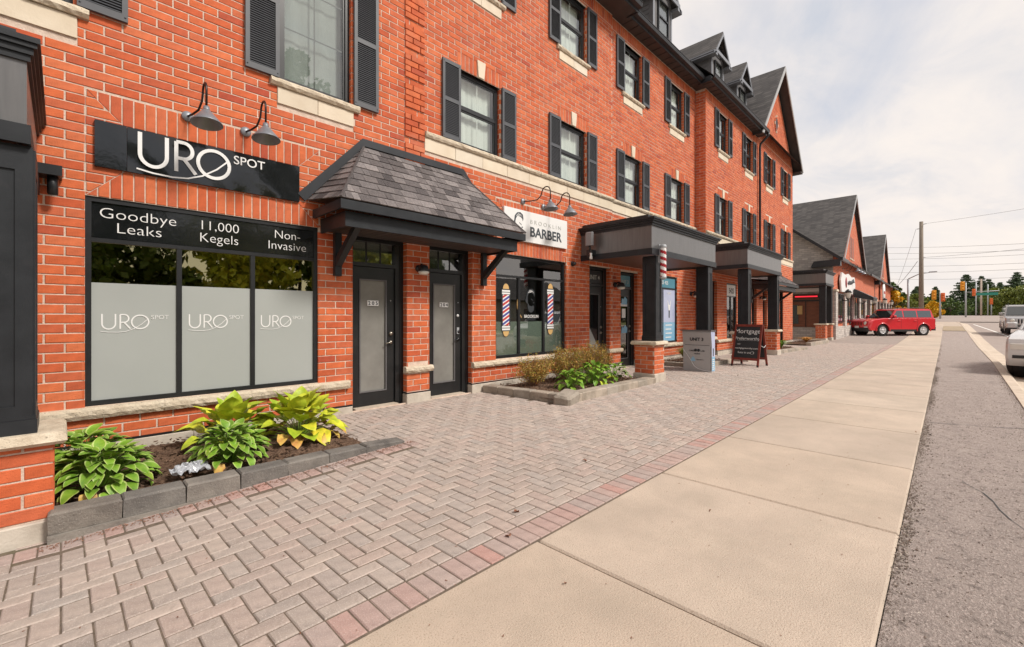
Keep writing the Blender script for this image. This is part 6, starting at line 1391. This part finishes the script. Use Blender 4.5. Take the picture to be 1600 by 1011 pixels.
for i, (ya_, yb_) in enumerate(((387, 379), (396, 390), (405, 396), (416, 410), (426, 419), (436, 433))):
    nm = ['highest', 'second highest', 'third', 'fourth', 'second lowest', 'lowest'][i]; wire(f'{nm} of the distant power lines strung across the sky', at(1385, ya_, 150), at(1680, yb_-3, 110), .3, .03, group='distant power lines')
sl_ = thing('street_lamp', 'grey street lamp with a long arm reaching to the tall pole', 'street lamp', at(1419, 500, 62)[:2] + (gz(62),)); q = MB(); zt = at(1419, 436, 62)[2] - gz(62); q.tube([(0, 0, -.2), (0, 0, zt)], .09, 8); q.build('pole', M['steel'], sl_); q = MB(); q.tube([(0, 0, zt), (0, -.8, zt+.45), (0, -1.7, zt+.6)], .05, 6); q.build('arm', M['steel'], sl_); q = MB(); q.cbox(-.12, .12, -2.2, -1.6, zt+.55, zt+.68, .03); q.build('lamp_head', M['steel'], sl_)
def signal(label, px, X, top, heads, sign=False):
    b = at(px, 500, X); r = thing('traffic_light', label, 'traffic light', (b[0], b[1], gz(X)-.05)); h = top - gz(X); q = MB(); q.tube([(0, 0, 0), (0, 0, h)], .10, 10, r1=.07); q.build('pole', M['steel'], r)
    for (dy, z, m, s) in heads:
        hh = MB(); hh.cbox(-.14*s, .14*s, dy-.22*s, dy+.22*s, z-.62*s, z+.62*s, .03); hd = hh.build('signal_head', M[m], r)
        for k in range(3):
            v = MB(); v.lathe([(.11*s, -.15*s), (.12*s, -.30*s)], 10, 'X', (0, dy, z+(k-1)*.38*s)); v.build('visor', M[m], hd); v = MB(); v.lathe([(.10*s, -.16*s), (.10*s, -.155*s)], 10, 'X', (0, dy, z+(k-1)*.38*s)); v.build('lens', M['ink'], hd)
    if sign: v = MB(); v.box(-.02, .02, -2.9, -.9, h-1.75, h-1.4); v.build('name_plate', M['street_green'], r)
    if sign: v = MB(); v.tube([(0, 0, h-1.3), (0, -3.0, h-1.2)], .05, 6); v.build('mast_arm', M['steel'], r)
signal('yellow traffic light on the tall grey post in front of the spruces', 1509, 84, 5.9, [(.30, 4.2, 'signal', .95), (-.75, 3.3, 'signal_red', .75)], True)
signal('yellow and orange traffic light on the shorter post behind the red suv', 1469, 76, 4.4, [(.55, 3.0, 'signal', .95), (-.25, 2.7, 'signal_red', .85)])
signal('small distant orange traffic light beside the hedge', 1549, 120, 4.6, [(-.0, 4.1-gz(120)+.1, 'signal_red', .9)])
for px, X, yt, nm in ((1525, 110, 441, 'leftmost slim pale post behind the green street sign'), (1533, 112, 436, 'thicker cream post behind the green street sign'), (1543.5, 118, 444, 'slim grey post nearest the small orange signal')):
    b = at(px, yt, X); q = MB(); q.tube([(0, 0, 0), (0, 0, b[2]-gz(X))], .13 if 'cream' in nm else .08, 8); o = q.build('post', M['concrete' if 'cream' in nm else 'steel']); o.location = (b[0], b[1], gz(X)); tag(o, nm, 'post', 'slim posts at the junction')

# ------------------------------------------------------------ trees
def leafcloud(rs, centers, per, size, squash=.8):
    n = len(centers)*per; c = np.repeat(np.array(centers)[:, :3], per, 0); rad = np.repeat(np.array(centers)[:, 3], per)
    d = rs.normal(size=(n, 3)); d /= np.linalg.norm(d, axis=1)[:, None]; p = c + d*(rad*(.55+.5*rs.rand(n)))[:, None]*np.array([1, 1, squash])
    a = rs.normal(size=(n, 3)); a /= np.linalg.norm(a, axis=1)[:, None]; b = np.cross(a, rs.normal(size=(n, 3))); b /= np.linalg.norm(b, axis=1)[:, None]
    s = size*(.6+.8*rs.rand(n))[:, None]; v = np.stack([p-a*s, p-b*s*.55, p+a*s, p+b*s*.55], 1).reshape(-1, 3); return v, n
def fast_mesh(name, v, nq, m, rnd=True):
    me = bpy.data.meshes.new(name); me.vertices.add(len(v)); me.vertices.foreach_set('co', v.astype(np.float32).ravel()); me.loops.add(nq*4); me.loops.foreach_set('vertex_index', np.arange(nq*4, dtype=np.int32)); me.polygons.add(nq); me.polygons.foreach_set('loop_start', np.arange(0, nq*4, 4, dtype=np.int32)); me.polygons.foreach_set('loop_total', np.full(nq, 4, dtype=np.int32)); me.materials.append(m); me.update(calc_edges=True)
    if rnd: set_rnd(me, np.repeat(np.random.RandomState(3).rand(nq), 4))
    return me
def deciduous(label, X, Y, h, cr, m='leaf_dec', seed=1, n=70, per=60, size=.16, group=None, trunk=.16, low=.25):
    rs = np.random.RandomState(seed); r = thing('tree', label, 'tree', (X, Y, gz(X) - .1), 0, group); tk = MB(); C_ = []
    tk.tube([(0, 0, -.2), (.05, 0, h*.3), (0, .1, h*.62)], trunk, 8, r1=trunk*.5)
    for i in range(n):
        a = rs.uniform(0, 6.28); t = rs.uniform(low, 1); env = math.sin(math.pi*min(1, (t-low)/(1-low)*.82+.16)); rr = cr*env*math.sqrt(rs.rand()); C_.append((rr*math.cos(a), rr*math.sin(a), h*t*.95, cr*rs.uniform(.13, .26)))
    for i in range(9):
        c = C_[i*n//9]; tk.tube([(0, 0, h*.28 + i*h*.03), (c[0]*.5, c[1]*.5, (c[2]+h*.35)/2), (c[0], c[1], c[2])], trunk*.35, 5, close=False, r1=.02)
    tk.build('trunk', M['bark'], r); v, k = leafcloud(rs, C_, per, size); link('crown', fast_mesh('crown', v, k, M[m]), r); return r
def spruce(label, X, Y, h, rad, seed, group='spruces beyond the junction', dens=1.0):
    rs = np.random.RandomState(seed); r = thing('spruce_tree', label, 'tree', (X, Y, gz(X) - .1), 0, group); tk = MB(); tk.tube([(0, 0, -.2), (0, 0, h*.97)], .22, 7, r1=.03); P_ = []
    for lv in range(int(24*dens)+8):
        t = (lv+.5)/(int(24*dens)+8); z = h*(.10+.88*t) + rs.uniform(-.15, .15); L_ = rad*(1-t)**.85 + .25; nb = int(5+6*(1-t))
        for k in range(nb):
            a = rs.uniform(0, 6.28); Lk = L_*rs.uniform(.6, 1.12); dr = rs.uniform(.18, .34)
            for s in np.arange(.15, 1, .16):
                P_.append((Lk*s*math.cos(a), Lk*s*math.sin(a), z - Lk*s*dr + .10*Lk*s*s, .16+.30*(1-t)*(1.1-s)))
    tk.build('trunk', M['bark'], r); v, k = leafcloud(rs, P_, 8, .20, .28); link('crown', fast_mesh('crown', v, k, M['needle']), r); return r
def tree_at(fn, label, px, yt, X, wpx, **k):
    p = at(px, yt, X); d = CS*p[0] + SN*p[1]; h = p[2] - gz(X) + .1; fn(label, p[0], p[1], h, wpx*d/FPX/2, **k)
for i, (px, yt, X, w_, nm) in enumerate(((1509, 427, 150, 46, 'broadest dark spruce behind the yellow traffic light'), (1534, 430, 155, 24, 'slim pointed spruce behind the cream post'), (1545, 436, 160, 30, 'spruce behind the small orange signal'), (1563, 441, 165, 30, 'lower spruce between the junction and the hedge'), (1589, 425, 140, 44, 'big spruce at the edge of the view above the silver suv'), (1624, 432, 145, 40, 'spruce just beyond the edge of the view'), (1462, 448, 150, 22, 'small spruce above the shorter traffic light'), (1432, 448, 120, 26, 'small spruce left of the tall utility pole'), (1522, 440, 175, 26, 'spruce filling the gap between the two tallest'), (1488, 462, 160, 20, 'short spruce left of the broadest one'))): tree_at(spruce, nm, px, yt, X, w_*1.5, seed=10+i, dens=1.3)
for i, (px, yt, X, w_, m, nm) in enumerate(((1394, 446, 72, 26, 'leaf_dec', 'green tree showing above the last gable'), (1397, 458, 66.5, 26, 'leaf_yel', 'bright yellow autumn tree at the end of the gabled row'), (1412, 463, 80, 24, 'leaf_olive', 'pale olive tree between the yellow tree and the pole'), (1430, 465, 90, 30, 'leaf_olive', 'yellow green bushy tree beside the tall pole'), (1450, 468, 92, 26, 'leaf_dec', 'dark round tree behind the red suv roof'), (1458, 476, 80, 20, 'leaf_yel', 'low golden bush behind the shorter traffic light'), (1485, 472, 125, 40, 'leaf_dec', 'wide dark tree mass left of the spruces'), (1530, 470, 140, 44, 'leaf_dec', 'dark bushy tree under the slim spruces'))): tree_at(deciduous, nm, px, yt-5, X, w_*1.25, m=m, seed=40+i, n=46, per=42, size=.20, low=.08)
def hedge(label, a, b, h, dpt, m, n, name='hedge'):
    a, b = Vector(a), Vector(b); rs = np.random.RandomState(9); C_ = [(*(a.lerp(b, rs.rand()) + Vector((rs.uniform(-dpt, dpt), rs.uniform(-dpt, dpt), 0)))[:2], gz(a.x) + rs.uniform(0, h), .75) for _ in range(n)]; v, k = leafcloud(rs, C_, 46, .22); o = link(name, fast_mesh(name, v, k, M[m])); tag(o, label, 'hedge'); o['kind'] = 'thing'
pa, pb = at(1545, 470, 135), at(1720, 470, 110); hedge('long clipped green hedge on the far side of the road', pa, pb, 5.2, 1.2, 'leaf_olive', 420)
pa, pb = at(1400, 480, 170), at(1545, 480, 170)
rs = np.random.RandomState(2); C_ = [(pa[0]+rs.uniform(-8, 25), pa[1]+(pb[1]-pa[1])*rs.rand(), gz(170)+rs.uniform(0, 3.4)*rs.rand(), 1.1) for _ in range(420)]; v, k = leafcloud(rs, C_, 40, .38); o = link('woodland', fast_mesh('woodland', v, k, M['leaf_dec']), kind='stuff'); tag(o, 'dark belt of woodland closing the view behind the junction', 'woodland')
# trees and verge across the road from the shops: seen as reflections in the panes
strip('far_lawn', XR, lambda x: -60, lambda x: -14.5, -.03, M['grass'])
for i, (x, y, h, c, m) in enumerate(((-5, -19, 8, 4.2, 'leaf_lime'), (1.5, -18, 9.0, 4.4, 'leaf_dec'), (7.5, -20, 8, 4.4, 'leaf_lime'), (12.2, -22, 21.5, 4.2, 'leaf_dec'), (15.5, -18, 7.5, 4.2, 'leaf_lime'), (22, -20, 7, 3.4, 'leaf_dec'), (58, -24, 7, 4, 'leaf_olive'), (66, -24, 8, 4, 'leaf_dec'))):
    deciduous(['first', 'second', 'third', 'very tall', 'fourth', 'fifth', 'sixth', 'seventh'][i] + ' roadside tree opposite the shops, mirrored in their windows', x, y, h, c, m=m, seed=80+i, n=80, per=80, size=.26, low=.10, group='trees across the road')
hs = thing('house', 'low pale gabled house across the road, mirrored in the barber shop window', 'house', (38, -26, 0)); q = MB(); q.box(-7, 7, -4, 4, -.3, 3.2); q.add([(-7, -4, 3.2), (-7, 4, 3.2), (-7, 0, 5.6)], [(0, 1, 2)]); q.add([(7, -4, 3.2), (7, 0, 5.6), (7, 4, 3.2)], [(0, 1, 2)]); q.build('wall', M['wall_plain'], hs)
q = MB(); q.prism([(-7.3, 4.4, 3.0), (-7.3, 0, 5.7), (-7.3, 0, 5.9), (-7.3, 4.5, 3.15)], (14.6, 0, 0)); q.prism([(-7.3, -4.4, 3.0), (-7.3, -4.5, 3.15), (-7.3, 0, 5.9), (-7.3, 0, 5.7)], (14.6, 0, 0)); q.build('roof', M['shingle_far'], hs)
for x in (-4.5, -1, 3): q = MB(); q.box(x-.6, x+.6, 4.0, 4.05, 1.0, 2.2); q.build('window', M['car_glass'], hs)
